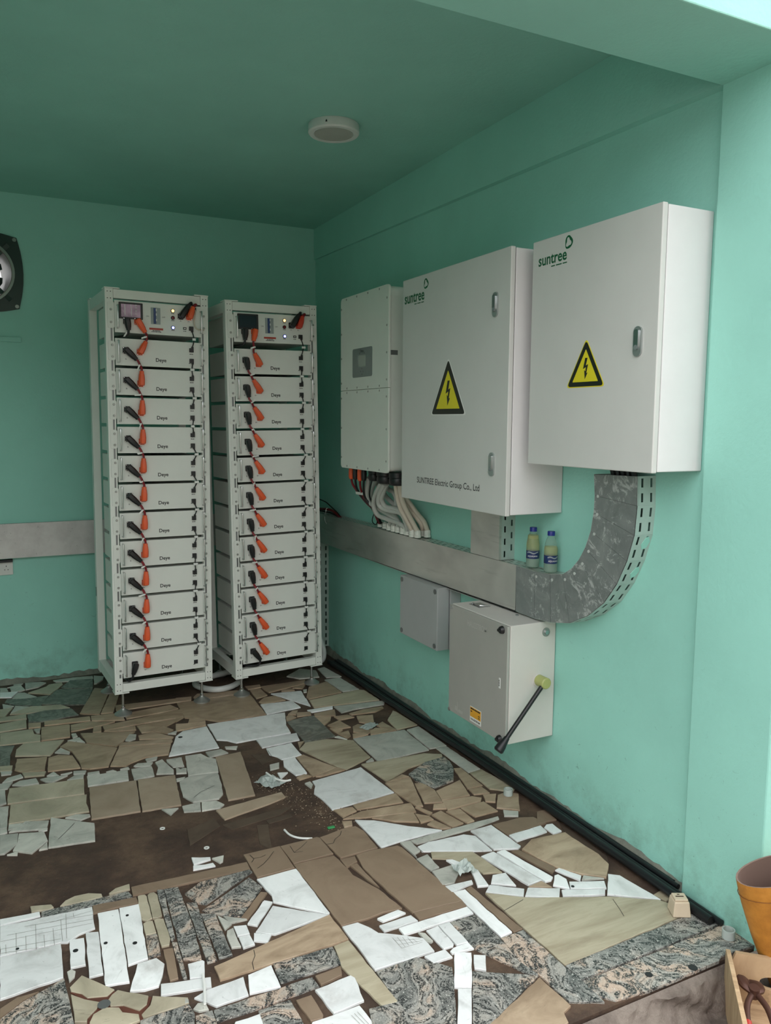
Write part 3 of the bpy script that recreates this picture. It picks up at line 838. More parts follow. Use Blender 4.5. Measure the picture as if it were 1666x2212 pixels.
def slab(m, P, h, c, inset=.0012):
    k = len(P); n = len(m.v)
    cx = sum(p[0] for p in P) / k; cy = sum(p[1] for p in P) / k
    top = []
    for x, y in P:
        d = math.hypot(x - cx, y - cy) or 1; f = max(0, 1 - inset / d)
        top.append((cx + (x - cx) * f, cy + (y - cy) * f))
    m.add([(x - c[0], y - c[1], -.004) for x, y in P] + [(x - c[0], y - c[1], h - .0012) for x, y in P] + [(x - c[0], y - c[1], h) for x, y in top],
          [tuple(range(2 * k, 3 * k))] + [(i, (i + 1) % k, k + (i + 1) % k, k + i) for i in range(k)] + [(k + i, k + (i + 1) % k, 2 * k + (i + 1) % k, 2 * k + i) for i in range(k)])
chips = {}
rnd = random.Random(11)
for idx, (A, t, P) in enumerate(tiles):
    h = {'D': .0015, 'R': .003}.get(t, .006) + rnd.uniform(0, .0018)
    Q = jag(P, rnd); k = len(P); c = (sum(p[0] for p in P) / k, sum(p[1] for p in P) / k)
    if idx < 299:
        m = MB(); slab(m, Q, h, c)
        o = obj(PN[t], m, KIND[t], floor, recalc=False); o.location = (c[0], c[1], 0)
    else:
        slab(chips.setdefault('c', MB()), Q, h, (0, 0))
if chips: o = obj('stone_chips', chips['c'], 'marble_pale', floor, recalc=False); o['kind'] = 'stuff'
# paving that runs on to the left, past the edge of the picture
m = MB(); y = -.12; mats = ['marble_white', 'marble_pale', 'marble_beige', 'stone_tan', 'marble_olive', 'granite_swirl']
while y > YF + .2:
    hh = rnd.uniform(.12, .3); x = -2.17 - (.0 if y > -1.5 else .0) - rnd.uniform(0, .03)
    while x > XL + .1:
        ww = rnd.uniform(.12, .42); j = lambda a: a + rnd.uniform(-.02, .02)
        m.cur = rnd.randrange(6)
        slab(m, [(max(j(x - ww + .01), XL), max(j(y - hh + .02), YF + .02)), (min(j(x - .01), -2.165), max(j(y - hh + .02), YF + .02)), (min(j(x - .01), -2.165), j(y)), (max(j(x - ww + .01), XL), j(y))], .006 + rnd.uniform(0, .001), (0, 0)); x -= ww
    y -= hh
o = obj('paving_beyond', m, mats, floor, recalc=False); o['kind'] = 'stuff'

# pencil lines, cracks and drill holes in the slabs
HAIR = """
-2134,-2743 -2134,-2789
-2103,-2695 -2106,-2803
-2076,-2724 -2078,-2801
-2045,-2677 -2050,-2809
-2024,-2743 -2026,-2812
-1996,-2721 -1998,-2813
-1970,-2683 -1974,-2803
-1952,-2658 -1961,-2794
-1930,-2665 -1930,-2689
-2150,-2720 -1880,-2748
-2150,-2760 -1978,-2788
-2129,-2695 -1874,-2727
-2077,-2671 -1871,-2701
-2002,-2685 -1872,-2679
-2151,-2781 -2043,-2803
-1036,-3244 -1033,-3302
-1021,-3248 -1021,-3302
-1006,-3255 -1007,-3299
-993,-3265 -991,-3301
-981,-3277 -976,-3299
-1036,-3260 -959,-3288
-1035,-3282 -957,-3299
-1033,-3302 -962,-3305
-1289,-3490 -1281,-3529
-1279,-3487 -1270,-3535
-1269,-3485 -1260,-3540
"""
CRACK = """
-1298,-2575 -1292,-2609 -1307,-2628
-1291,-2605 -1265,-2609 -1244,-2601
-1300,-2675 -1272,-2658 -1239,-2626 -1209,-2591
-1140,-2582 -1142,-2633 -1101,-2606 -1069,-2579
-1142,-2633 -1109,-2640
-1012,-2631 -982,-2636 -964,-2610 -934,-2591 -917,-2564
-1448,-3107 -1453,-3135 -1470,-3162 -1475,-3194
-637,-3284 -541,-3261
-1378,-2021 -1342,-1984 -1270,-1949
-933,-1688 -939,-1777
-1935,-2139 -1905,-2094 -1865,-2032
-701,-2848 -703,-2828
-262,-3395 -280,-3448 -295,-3484
"""
HOLES = [(-1286, -1327, 0.011), (-1942, -2868, 0.008), (-1854, -2871, 0.006), (-1772, -2911, 0.007), (-1771, -2755, 0.005), (-2102, -2780, 0.005), (-429, -3730, 0.011), (-287, -3766, 0.014), (-335, -3273, 0.006), (-1894, -3145, 0.018)]

def ribbon(m, pts, w, z):
    for (x0, y0), (x1, y1) in zip(pts, pts[1:]):
        d = V((x1 - x0, y1 - y0, 0)); L = d.length
        if L < 1e-5: continue
        n = V((-d.y, d.x, 0)) / L * w / 2
        m.add([V((x0, y0, z)) - n, V((x1, y1, z)) - n, V((x1, y1, z)) + n, V((x0, y0, z)) + n], [(0, 1, 2, 3)])
for src, w_, mt, nm_ in ((HAIR, .0012, 'pencil_grey', 'pencil_lines'), (CRACK, .0018, 'dark_gap', 'slab_cracks')):
    m = MB()
    for ln in src.strip().splitlines(): ribbon(m, [tuple(float(c) / 1000 for c in q.split(',')) for q in ln.split()], w_, .0082)
    o = obj(nm_, m, mt, floor, recalc=False); o['kind'] = 'stuff'
for x, y, r in HOLES:
    m = MB(); m.disc((x / 1000, y / 1000, .0070), (0, 0, 1), r, .0013, 12); obj('drill_hole' if r < .016 else 'round_inlay', m, 'dark_gap' if r < .016 else 'slot_grey', floor)

# ------------------------------------------------------------ battery racks
FRONT = lambda x, z, y=0.0: ((x, y, z), (1, 0, 0), (0, 0, 1), (0, -1, 0))
HM = .140             # battery front height
ORD = ['top', 'second', 'third', 'fourth', 'fifth', 'sixth', 'seventh', 'eighth', 'ninth', 'tenth', 'eleventh', 'bottom']

def handle_mb(x, z0, z1):
    m = MB(); m.tube([(x, -.003, z0), (x, -.022, z0 + .002), (x, -.03, z0 + .01), (x, -.03, z1 - .01), (x, -.022, z1 - .002), (x, -.003, z1)], .0042, 8, 3); return m
def ear_mb(x, z0, z1, sgn):
    m = MB(); m.prism(rrect(.034, z1 - z0, .009, 4, x, (z0 + z1) / 2), FRONT(0, 0), .001, .0045); return m
def screw_mb(x, z):
    m = MB(); m.lathe([(.0062, -.0045), (.0062, -.007), (.0045, -.0085)], (x, 0, z), 'y', 10); return m
def plug_mb(fx, fz, ex, ez, r0=.0155, r1=.0105):
    m = MB(); m.prism(rrect(.034, .034, .004, 2, fx, fz), FRONT(0, 0), .003, .009)
    d = V((ex - fx, 0, ez - fz)); L = d.length; d.normalize(); n = V((d.z, 0, -d.x))
    prof = [(-.35, .6), (-.25, .95), (0, 1.0), (.35, 1.0), (.7, .85), (.82, .72), (1.0, .68)]
    rs = []
    for t, w in prof:
        c = V((fx, -.026, fz)) + d * (L * t if t > 0 else .03 * t * 1.2); rr = r0 * w
        rs.append([c + n * (rr * a) + V((0, rr * b, 0)) for a, b in ((1, .55), (.55, 1), (-.55, 1), (-1, .55), (-1, -.55), (-.55, -1), (.55, -1), (1, -.55))])
    m.rings(rs); m.cyl((fx, -.008, fz), (fx, -.022, fz), .0145, .0145, 12); return m
def bolts_mb(fx, fz):
    m = MB()
    for a in (-1, 1):
        for b in (-1, 1): m.disc((fx + a * .0135, -.009, fz + b * .0135), (0, -1, 0), .0023, .0015, 8)
    return m
def jumper(rackname, e, label, M, rot, fa, ea, fb, eb, mats=('black_plastic', 'orange_plastic'), key=None, names=('black_plug', 'orange_plug'), tagside=1, seed=0):
    t = thing('power_jumper_cable', label, 'cable', M, 'power jumper cables of the %s rack' % rackname, rot)
    K = (lambda s: key + s if key else None)
    a = obj(names[0], plug_mb(*fa, *ea), mats[0], t, True, key=K('a')); obj('flange_bolts', bolts_mb(*fa), 'chrome', a, key=K('ab'))
    b = obj(names[1], plug_mb(*fb, *eb), mats[1], t, True, key=K('b')); obj('flange_bolts', bolts_mb(*fb), 'chrome', b, key=K('bb'))
    c = MB(); mx, mz = (ea[0] + eb[0]) / 2, (ea[1] + eb[1]) / 2
    da = V((ea[0] - fa[0], 0, ea[1] - fa[1])).normalized() * .018; db = V((eb[0] - fb[0], 0, eb[1] - fb[1])).normalized() * .018
    A = V((ea[0], -.026, ea[1])); B = V((eb[0], -.026, eb[1]))
    c.tube([A - da * .4, A + da * .6, (A + B) / 2 + (da + db) * .25 + V((0, -.006, 0)), B + db * .6, B - db * .4], .0062, 8, 4)
    obj('cable', c, 'red_cable', t, True, key=K('c'))
    rn = random.Random(seed); g = MB(); ctr = (A + B) / 2 + V((0, -.006, 0)); d = (B - A).normalized(); nn = V((-d.z, 0, d.x))
    ang = rn.uniform(-.5, .9); f1 = (nn * -tagside * math.cos(ang) + d * math.sin(ang)); L = rn.uniform(.012, .034)
    g.cyl(ctr - d * .0035, ctr + d * .0035, .0078, .0078, 10)
    w = d * .0045; p = ctr + V((0, -.004, 0)); q = p + f1 * L
    g.hexa([p - w, p + w, q + w, q - w], [a + V((0, -.0012, 0)) for a in (p - w, p + w, q + w, q - w)])
    obj('paper_tag', g, 'tag_white', t)
    return t
def data_jumper(rackname, label, M, rot, z0, z1, seed, x=.447):
    rn = random.Random(seed)
    t = thing('data_jumper_cable', label, 'cable', M, 'data jumper cables of the %s rack' % rackname, rot)
    for nm, z, s in (('upper_plug', z0, -1), ('lower_plug', z1, 1)):
        m = MB(); m.box(x - .0105, x + .0105, -.017, -.0035, z - .011, z + .011); m.box(x - .0005, x + .0105, -.016, -.006, z + s * .011, z + s * .019)
        obj(nm, m, 'black_plastic', t, bevel=.001)
    dx = rn.uniform(-.008, .012); a = V((x + .005, -.011, z0 - .018)); b = V((x + .005, -.011, z1 + .018)); c = (a + b) / 2 + V((dx, -.006, 0))
    m = MB(); m.tube([a, (a + c) / 2 + V((dx * .2, 0, 0)), c, (b + c) / 2 + V((dx * .2, 0, 0)), b], .0032, 6, 3); obj('wire', m, 'black_rubber', t, True)
    m = MB(); m.box(c.x - .007 - rn.uniform(0, .006), c.x + .007 + rn.uniform(0, .006), c.y - .005, c.y + .005, c.z - .006, c.z + .006); obj('paper_tag', m, 'tag_white', t)

def build_rack(nm, X, Y, th, tilt, w, z0, z1, mtop, pitch, ctl, lit):
    rot = (0, tilt, th); RM = Matrix.Translation((X, Y, 0)) @ Matrix.Rotation(th, 4, 'Z') @ Matrix.Rotation(tilt, 4, 'Y')
    at = lambda z: tuple(RM @ V((0, 0, z)))
    side = {'left': 'nearer the exhaust fan', 'right': 'beside the inverter'}[nm]
    R = thing('battery_rack', 'tall white steel battery rack %s, on four levelling feet' % side, 'rack', (X, Y, 0), 'battery racks', rot)
    D = .545; pw = .042; gp = .044
    K = lambda s: None
    for px_, py_, sx, sy in ((0, 0, 1, 1), (w - pw, 0, -1, 1), (0, D - .06, 1, -1), (w - pw, D - .06, -1, -1)):
        m = MB(); m.box(px_, px_ + pw, py_, py_ + .045, z0 + .006, z1 - .006); obj('post', m, 'rack_white', R, bevel=.002)
    fr = MB(); fr.box(pw + .001, w - pw - .001, .003, .04, z1 - .054, z1 - .008); obj('top_rail', fr, 'rack_white', R, bevel=.0015)
    fr = MB(); fr.box(pw + .001, w - pw - .001, D - .055, D - .018, z1 - .054, z1 - .008); obj('top_rail', fr, 'rack_white', R)
    for a in (.002, w - pw + .002):
        fr = MB(); fr.box(a, a + .037, .046, D - .061, z1 - .066, z1 - .008); obj('top_side_rail', fr, 'rack_white', R)
        fr = MB(); fr.box(a, a + .037, .046, D - .061, z0 + .008, z0 + .066); obj('bottom_side_rail', fr, 'rack_white', R)
    fr = MB(); fr.box(pw + .001, w - pw - .001, .003, .04, z0 + .008, z0 + .054); obj('bottom_rail', fr, 'rack_white', R, bevel=.0015)
    fr = MB(); fr.box(pw + .001, w - pw - .001, D - .055, D - .018, z0 + .008, z0 + .054); obj('bottom_rail', fr, 'rack_white', R)
    for a in (0, w - .075):
        for b in (0, D - .09):
            m = MB(); m.box(a - .001, a + .076, b - .001, b + .076, z1 - .006, z1); m.disc((a + .02, b + .04, z1), (0, 0, 1), .006, .005, 6); m.disc((a + .055, b + .04, z1), (0, 0, 1), .006, .005, 6)
            obj('corner_cap', m, 'rack_white', R)
            m = MB(); m.box(a - .001, a + .076, b - .001, b + .076, z0, z0 + .006); obj('corner_plate', m, 'rack_white', R)
    for a in (pw / 2, w - pw / 2):
        for zz in (z0 + .02, z0 + .055, z1 - .022, z1 - .056):
            for b in (-.008, .008): obj('rivet', MB().disc((a + b, .001, zz), (0, -1, 0), .0026, .002, 8), 'dark_gap', R)
    for a in (.029, w - .033):
        m = MB(); m.box(a - .0035, a + .0055, -.0012, .004, z0 + .09, z1 - .1); obj('mounting_strip', m, 'slot_grey', R)
    for a in (.05, w - .05):
        for b in (.05, D - .07):
            Mi = RM.inverted() @ V((*(RM @ V((a, b, 0))).xy, .006)); zf = Mi.z
            m = MB(); m.lathe([(.001, zf), (.047, zf), (.047, zf + .008), (.038, zf + .014), (.014, zf + .03), (.012, zf + .036), (.001, zf + .036)], (a, b, 0)); f = obj('levelling_foot', m, 'steel_dull', R, True)
            m = MB(); m.cyl((a, b, zf + .03), (a, b, z0 + .004), .0075, .0075, 10); m.cyl((a, b, zf + .036), (a, b, zf + .047), .011, .011, 6); m.cyl((a, b, z0 - .012), (a, b, z0), .013, .013, 6)
            obj('stud', m, 'chrome', f, True)
    m = MB(); m.box(.06, w - .06, .3, D - .07, z0 + .06, z0 + .064); obj('base_tray', m, 'rack_white', R)
    m = MB(); m.prism(rrect(.02, .055, .002, 2), ((-.0005, D - .035, .62), (0, -1, 0), (0, 0, 1), (-1, 0, 0)), 0, .0006); s_ = obj('serial_sticker', m, 'slot_grey', R)
    # ---- battery modules
    x0, x1 = gp + .002, w - gp + .006
    for i in range(12):
        zb = mtop - HM - i * pitch; M = at(zb); k = 'mod%s' % nm
        q = '%s battery module %s the %s rack' % (ORD[i], {'top': 'under the control unit of', 'bottom': 'of'}.get(ORD[i], 'from the top in'), 'left' if nm == 'left' else 'right-hand')
        t = thing('battery_module', 'white ' + q, 'battery', M, 'battery modules of the %s rack' % nm, rot)
        obj('front_panel', lambda: MB().box(x0, x1, -.004, .0, 0, HM), 'panel_white', t, key=k + 'f', bevel=.0012)
        obj('case', lambda: MB().box(x0 + .004, x1 - .006, .0, D - .07, .004, HM - .003), 'panel_white', t, key=k + 'c')
        obj('case_lid', lambda: MB().box(x0 + .0035, x1 - .0055, .002, D - .071, HM - .035, HM - .0025), 'panel_white', t, key=k + 'l')
        for sgn, ex, hx in ((-1, .028, x0 + .013), (1, w - .026, x1 - .007)):
            e = obj('mounting_ear', lambda: ear_mb(ex, .024, .124, sgn), 'panel_white', t, key=k + 'e%d' % sgn)
            for zz in (.044, .103): obj('screw', lambda: screw_mb(ex - .003 * -sgn * -1, zz), 'steel_dull', e, True, key=k + 's%d%.2f' % (sgn, zz))
            obj('handle', lambda: handle_mb(hx, .014, .128), 'chrome', t, True, key=k + 'h%d' % sgn)
        obj('logo', lambda: MB().text('Deye', FRONT((x0 + x1) / 2 + .006, .027, -.004), size=.027, align='C', bold=.022), 'logo_black', t, key=k + 't', recalc=False)
        obj('terminal_mark', lambda: MB().text('B-', FRONT(.1, .03, -.004), size=.011, align='C'), 'logo_black', t, key=k + 'tm', recalc=False)
        obj('terminal_mark', lambda: MB().text('B+', FRONT(.166, .03, -.004), size=.011, align='C'), 'logo_black', t, key=k + 'tp', recalc=False)
        obj('port_print', lambda: MB().marks(FRONT(.447, .074, -.004), (.006, .004, .005), .004), 'logo_black', t, key=k + 'p1', recalc=False)
        obj('port_print', lambda: MB().marks(FRONT(.438, .024, -.004), (.006, .003), .004), 'logo_black', t, key=k + 'p2', recalc=False)
        for zz in (.097, .040):
            obj('data_port', lambda: MB().box(.436, .458, -.0075, -.003, zz - .011, zz + .011), 'black_plastic', t, key=k + 'p%.3f' % zz)
        nth = ORD[i]
        if i < 11:
            lab = 'black and orange power jumper from the %s to the %s module of the %s rack' % (ORD[i], ORD[i + 1], nm)
            if nm == 'left': jumper(nm, 0, lab, M, rot, (.1, .078), (.149, .031), (.172, -.092), (.174, -.027), key='jl', tagside=1 if i % 3 else .9, seed=i)
            else: jumper(nm, 0, lab, M, rot, (.108, .078), (.117, .022), (.186, -.094), (.146, -.034), key='jr', tagside=-1 if i < 4 else 1, seed=50 + i)
            data_jumper(nm, 'black data lead from the %s to the %s module of the %s rack' % (ORD[i], ORD[i + 1], nm), M, rot, .040, .097 - pitch, 100 + i)
        else:
            t = thing('battery_lead', 'black plugged lead at the lower left of the %s rack\'s bottom battery' % nm, 'cable', M, None, rot)
            e = (.094, .022) if nm == 'left' else (.145, .02)
            a = obj('plug', plug_mb(.108, .072, *e), 'black_plastic', t, True); obj('flange_bolts', bolts_mb(.108, .072), 'chrome', a)
            end = [(e[0], -.026, e[1] + .006), (e[0] - .004, -.024, e[1] - .02), (e[0] - .02, -.012, -.016), (.07, .03, -.018), (.055, .1, -.02)]
            m = MB(); m.tube(end, .0065, 8, 4); obj('cable', m, 'black_rubber', t, True)
    # ---- control unit on top
    hc = ctl[1] - ctl[0]; M = at(ctl[0])
    t = thing('battery_control_unit', 'white control unit with %s screen at the top of the %s rack' % ('a lit' if lit else 'a dark', nm), 'control unit', M, 'battery control units', rot)
    obj('front_panel', MB().box(x0, x1, -.004, 0, 0, hc), 'panel_white', t, bevel=.0012)
    obj('case', MB().box(x0 + .004, x1 - .006, 0, D - .07, .003, hc - .004), 'panel_white', t)
    for sgn, ex, hx in ((-1, .028, x0 + .013), (1, w - .026, x1 - .007)):
        e = obj('mounting_ear', ear_mb(ex, .02, hc - .01, sgn), 'panel_white', t)
        for zz in (.05, .115): obj('screw', screw_mb(ex, zz), 'steel_dull', e, True)
        obj('handle', handle_mb(hx, .022, .138), 'chrome', t, True)
    s = obj('screen_bezel', MB().prism(rrect(.122, .085, .003, 2, .129, .114), FRONT(0, 0), .003, .009), 'black_plastic', t)
    obj('display', MB().box(.079, .178, -.0098, -.0085, .081, .147), 'screen_lit' if lit else 'screen_off', s)
    if lit:
        m = MB()
        for a in (.098, .131): m.box(a - .0015, a + .0015, -.0103, -.0099, .088, .146)
        for zz in (.096, .112, .128, .14): m.text('00', FRONT(.15, zz, -.0099), size=.011)
        obj('screen_reading', m, 'tag_white', s, recalc=False)
    b = obj('breaker', MB().box(.233, .282, -.008, -.003, .054, .14), 'breaker_grey', t)
    obj('breaker_levers', MB().box(.246, .258, -.013, -.0075, .056, .138), 'breaker_blue', b)
    m = MB()
    for a in (.075, .104, .128): m.box(.257, .262, -.014, -.0075, a - .006, a + .006)
    obj('breaker_toggles', m, 'tag_white', b)
    for nm2, zz, mt in (('indicator_lamp', .131, 'lamp_amber_lit'), ('stop_button', .094, 'lamp_red'), ('power_button', .042, 'lamp_blue_lit')):
        r_ = obj(nm2, MB().lathe([(.0105, -.003), (.0105, -.008), (.0085, -.009), (.001, -.009)], (.349, 0, zz), 'y', 20), 'dark_gap', t, True)
        obj('lens', MB().lathe([(.0075, -.0085), (.007, -.0115), (.001, -.012)], (.349, 0, zz), 'y', 20), mt, r_, True)
        if 'power' in nm2: obj('lens_ring', MB().lathe([(.0045, -.0118), (.0045, -.0126), (.001, -.0126)], (.349, 0, zz), 'y', 16), 'lamp_white_lit', r_)
    u_ = obj('usb_port', MB().box(.404, .422, -.006, -.003, .036, .049), 'black_plastic', t); obj('usb_tongue', MB().box(.408, .418, -.0065, -.0058, .04, .045), 'tag_white', u_)
    obj('data_port', MB().box(.436, .458, -.0075, -.003, .032, .054), 'black_plastic', t)
    st = obj('warning_sticker', MB().box(.222, .297, -.0046, -.004, .01, .035), 'tag_white', t)
    obj('sticker_band', MB().box(.223, .296, -.0052, -.0045, .024, .0345), 'label_red', st)
    obj('sticker_text', MB().marks(FRONT(.26, .018, -.0046), (.007, .004, .008, .007, .006), .004).marks(FRONT(.26, .0125, -.0046), (.006, .009, .012, .006, .011), .0035), 'logo_black', st, recalc=False)
    for tx_, lx, lz, sz in (('ON', .215, .09, .01), ('OFF', .3, .09, .01), ('P-', .393, .076, .011), ('P+', .436, .076, .011), ('B+', .185, .035, .01)):
        obj('printed_mark', MB().text(tx_, FRONT(lx, lz, -.004), size=sz, align='C'), 'logo_black', t, recalc=False)
    for lx, lz in ((.349, .115), (.349, .078), (.349, .026), (.413, .026)):
        obj('printed_mark', MB().marks(FRONT(lx, lz, -.004), (.004, .003, .005), .004), 'logo_black', t, recalc=False)
    # leads of the control unit
    dz = mtop - ctl[0]
    if nm == 'left': A = ((.162, .062), (.197, .005)); B = ((.172, dz - .066), (.199, dz - .012))
    else: A = ((.164, .062), (.153, .006)); B = ((.187, dz - .083), (.156, dz - .025))
    jumper(nm, 0, 'red jumper with two orange plugs from the %s control unit to the top battery' % nm, M, rot, *A, *B, mats=('orange_plastic', 'orange_plastic'), names=('orange_plug', 'orange_plug'), tagside=1, seed=33)
    data_jumper(nm, 'black data lead from the %s control unit to the top battery' % nm, M, rot, .043, dz - .043, 77 if nm == 'left' else 78)
    t = thing('battery_lead', 'black plugged lead hanging under the screen of the %s control unit' % nm, 'cable', M, None, rot)
    e = (.112, .012) if nm == 'left' else (.103, .01)
    a = obj('plug', plug_mb(.106, .06, *e), 'black_plastic', t, True); obj('flange_bolts', bolts_mb(.106, .06), 'chrome', a)
    obj('cable', MB().tube([(e[0], -.026, e[1] + .004), (e[0] - .004, -.02, -.01), (e[0] - .02, .0, -.018), (e[0] - .05, .08, -.018)], .0062, 8, 4), 'black_rubber', t, True)
    if nm == 'left': obj('paper_tag', MB().hexa([(.1, -.022, .002), (.11, -.022, .004), (.093, -.022, -.022), (.083, -.022, -.024)], [(.1, -.0235, .002), (.11, -.0235, .004), (.093, -.0235, -.022), (.083, -.0235, -.024)]), 'tag_white', t)
    for lb, fx, ex_, ez_, mt in (('black', .393, .43, .165, 'black_plastic'), ('orange', .437, .455, .158, 'orange_plastic' if nm == 'left' else 'orange_red')):
        t = thing('output_lead', '%s output lead rising from the upper right of the %s control unit' % (lb, nm), 'cable', M, None, rot)
        a = obj('plug', plug_mb(fx, .105, ex_, ez_), mt, t, True); obj('flange_bolts', bolts_mb(fx, .105), 'chrome', a)
        obj('cable', MB().tube([(ex_ - .002, -.026, ez_ - .004), (ex_ + .014, -.022, ez_ + .012), (ex_ + .024, .02, ez_ + .014), (ex_ + .026, .14, ez_ + .012)], .0085, 8, 4), 'black_rubber' if lb == 'black' else 'red_cable', t, True)
    if nm == 'left':
        t = thing('signal_wire', 'thin beige wire curving down beside the right handle of the left control unit', 'wire', M, None, rot)
        obj('wire', MB().tube([(.47, -.012, .145), (.468, -.02, .12), (.462, -.02, .09), (.464, -.02, .06), (.478, -.02, .042), (.5, -.012, .04), (.52, -.006, .042)], .0036, 6, 4), 'conduit_cream', t, True)
        obj('plug', MB().cyl((.47, -.01, .138), (.471, -.01, .156), .006, .005, 8), 'black_plastic', t, True)
    return R
build_rack('left', -1.5476, -0.9154, 0.0468, 0.0063, .545, 0.1411, 2.3196, 2.061, .1539, (2.091, 2.256), True)
build_rack('right', -0.8632, -0.8920, 0.0456, -0.0142, .556, 0.1223, 2.3021, 2.037, .1535, (2.074, 2.238), False)

# ------------------------------------------------------------ equipment on the right wall
WALL = lambda y, z, x=0.0: ((x, y, z), (0, -1, 0), (0, 0, 1), (-1, 0, 0))
SIDE = lambda x, z, y: ((x, y, z), (1, 0, 0), (0, 0, 1), (0, -1, 0))

def warning(parent, y, z, d, wd, ht, yellow_rim):
    """triangular high-voltage sticker: rim, black, yellow, bolt"""
    def tri(s, r=.012):
        A = [(-wd / 2 * s, -ht / 3 * s), (wd / 2 * s, -ht / 3 * s), (0, ht * 2 / 3 * s)]; out = []
        for i in range(3):
            p, c, n = V(A[i - 1] + (0,)), V(A[i] + (0,)), V(A[(i + 1) % 3] + (0,))
            a = c + (p - c).normalized() * r * 1.5; b = c + (n - c).normalized() * r * 1.5
            for k in range(5):
                t = k / 4; q = a * (1 - t) ** 2 + c * 2 * t * (1 - t) + b * t * t; out.append((q.x, q.y))
        return out
    zc = z + ht / 3
    a = obj('warning_sticker', MB().prism(tri(1.06), WALL(y, zc, -d), 0, .0007), 'warning_yellow' if yellow_rim else 'tag_white', parent)
    obj('black_triangle', MB().prism(tri(1.0), WALL(y, zc, -d), .0007, .0012), 'warning_black', a)
    obj('yellow_triangle', MB().prism(tri(.70, .002), WALL(y, zc - ht * .0, -d), .0012, .0016), 'warning_yellow', a)
    s = ht
    bolt = [(-.01, .36), (.06, .36), (.015, .17), (.085, .20), (.035, -.02), (.075, -.01), (-.005, -.17), (-.03, .06), (.005, .025), (.02, .13), (-.07, .085)]
    obj('lightning_bolt', MB().prism([(p * s * 1.05, q * s * .86 - .03 * s) for p, q in bolt], WALL(y, zc, -d), .0016, .002), 'warning_black', a)
def lock(parent, y, z, d, h=.096):
    a = obj('lock_handle', MB().prism(rrect(.036, h, .0175, 6), WALL(y, z, -d), 0, .007), 'lock_metal', parent, True)
    obj('lever', MB().prism(rrect(.019, h * .62, .006, 4, 0, h * .08), WALL(y, z, -d), .007, .013), 'chrome', a, True)
    obj('keyhole', MB().disc((-d - .007, y, z - h * .2), (-1, 0, 0), .008, .007, 14), 'display_grey', a, True)
def suntree(parent, y, z, d, wd, size, ring):
    obj('logo', MB().text('suntree', WALL(y, z, -d), size=size, width=wd, bold=.02), 'logo_green', parent, recalc=False)
    obj('logo_tagline', MB().marks(WALL(y - wd * .74, z - .013, -d), (.022, .032, .024), .004, .006), 'logo_green', parent, recalc=False)
    n = 26; o_ = [(.022 * math.cos(t) * (.95 + .1 * math.cos(3 * t)), .022 * math.sin(t) * (1.05 + .08 * math.cos(3 * t + 1))) for t in (2 * math.pi * i / n for i in range(n))]
    i_ = [(.6 * .022 * math.cos(t) * (1 + .3 * math.cos(3 * t + .9)) - .001, .68 * .022 * math.sin(t) * (1 + .22 * math.cos(3 * t + .9))) for t in (2 * math.pi * i / n for i in range(n))]
    o0, r, u, nn = [V(q) for q in WALL(ring[0], ring[1], -d)]; m = MB()
    vs = [o0 + r * a + u * b + nn * .0006 for a, b in o_] + [o0 + r * a + u * b + nn * .0006 for a, b in i_]
    m.add(vs, [(i, (i + 1) % n, n + (i + 1) % n, n + i) for i in range(n)]); obj('logo_ring', m, 'logo_green', parent, recalc=False)

def cabinet(name, label, d, ya, yb, z0, z1, hands):
    t = thing(name, label, 'cabinet', (0, ya, z0), 'steel distribution cabinets on the right wall')
    m = MB(); m.box(-d + .026, -.002, yb + .003, ya - .003, z0 + .003, z1 - .003); obj('body', m, 'cabinet_edge', t, bevel=.003)
    m = MB(); m.box(-d + .02, -d + .027, yb + .012, ya - .012, z0 + .012, z1 - .012); obj('door_gasket', m, 'dark_gap', t)
    m = MB(); m.box(-d, -d + .021, yb, ya, z0, z1); dr = obj('door', m, 'cabinet_grey', t, bevel=.003)
    for y, z in hands: lock(dr, y, z, d)
    return t, dr
c2, d2 = cabinet('distribution_cabinet', 'large grey steel cabinet with two locks and a company name, between inverter and upper cabinet', .2859, -1.8563, -2.7436, 1.2623, 2.3074, [(-2.647, 2.098), (-2.644, 1.465)])
warning(d2, -2.29, 1.669, .2859, .284, .239, False)
suntree(d2, -1.877, 2.195, .2859, .191, .072, (-2.082, 2.262))
obj('company_name', MB().text('SUNTREE Electric Group Co., Ltd', WALL(-2.016, 1.348, -.2859), width=.538, size=.040, bold=.004), 'logo_black', d2, recalc=False)
c3, d3 = cabinet('distribution_cabinet', 'smaller grey steel cabinet with one lock, mounted beside the pillar above the bent duct', .2257, -2.7991, -3.4515, 1.4753, 2.3126, [(-3.37, 1.896)])
warning(d3, -3.12, 1.762, .2257, .191, .161, True)
suntree(d3, -2.836, 2.218, .2257, .163, .058, (-3.008, 2.275))
# cables dropping out of the upper cabinet into the bent duct
t = thing('cable_bundle', 'dark cables and rusty neck entering the bent duct under the upper cabinet', 'cable', (-.05, -3.14, 1.43))
for i in range(5): obj('cable', MB().tube([(-.06 + .005 * (i % 2), -3.09 - i * .026, 1.474), (-.055, -3.095 - i * .026, 1.45), (-.05, -3.10 - i * .026, 1.40)], .011, 8, 3), 'black_rubber', t, True)

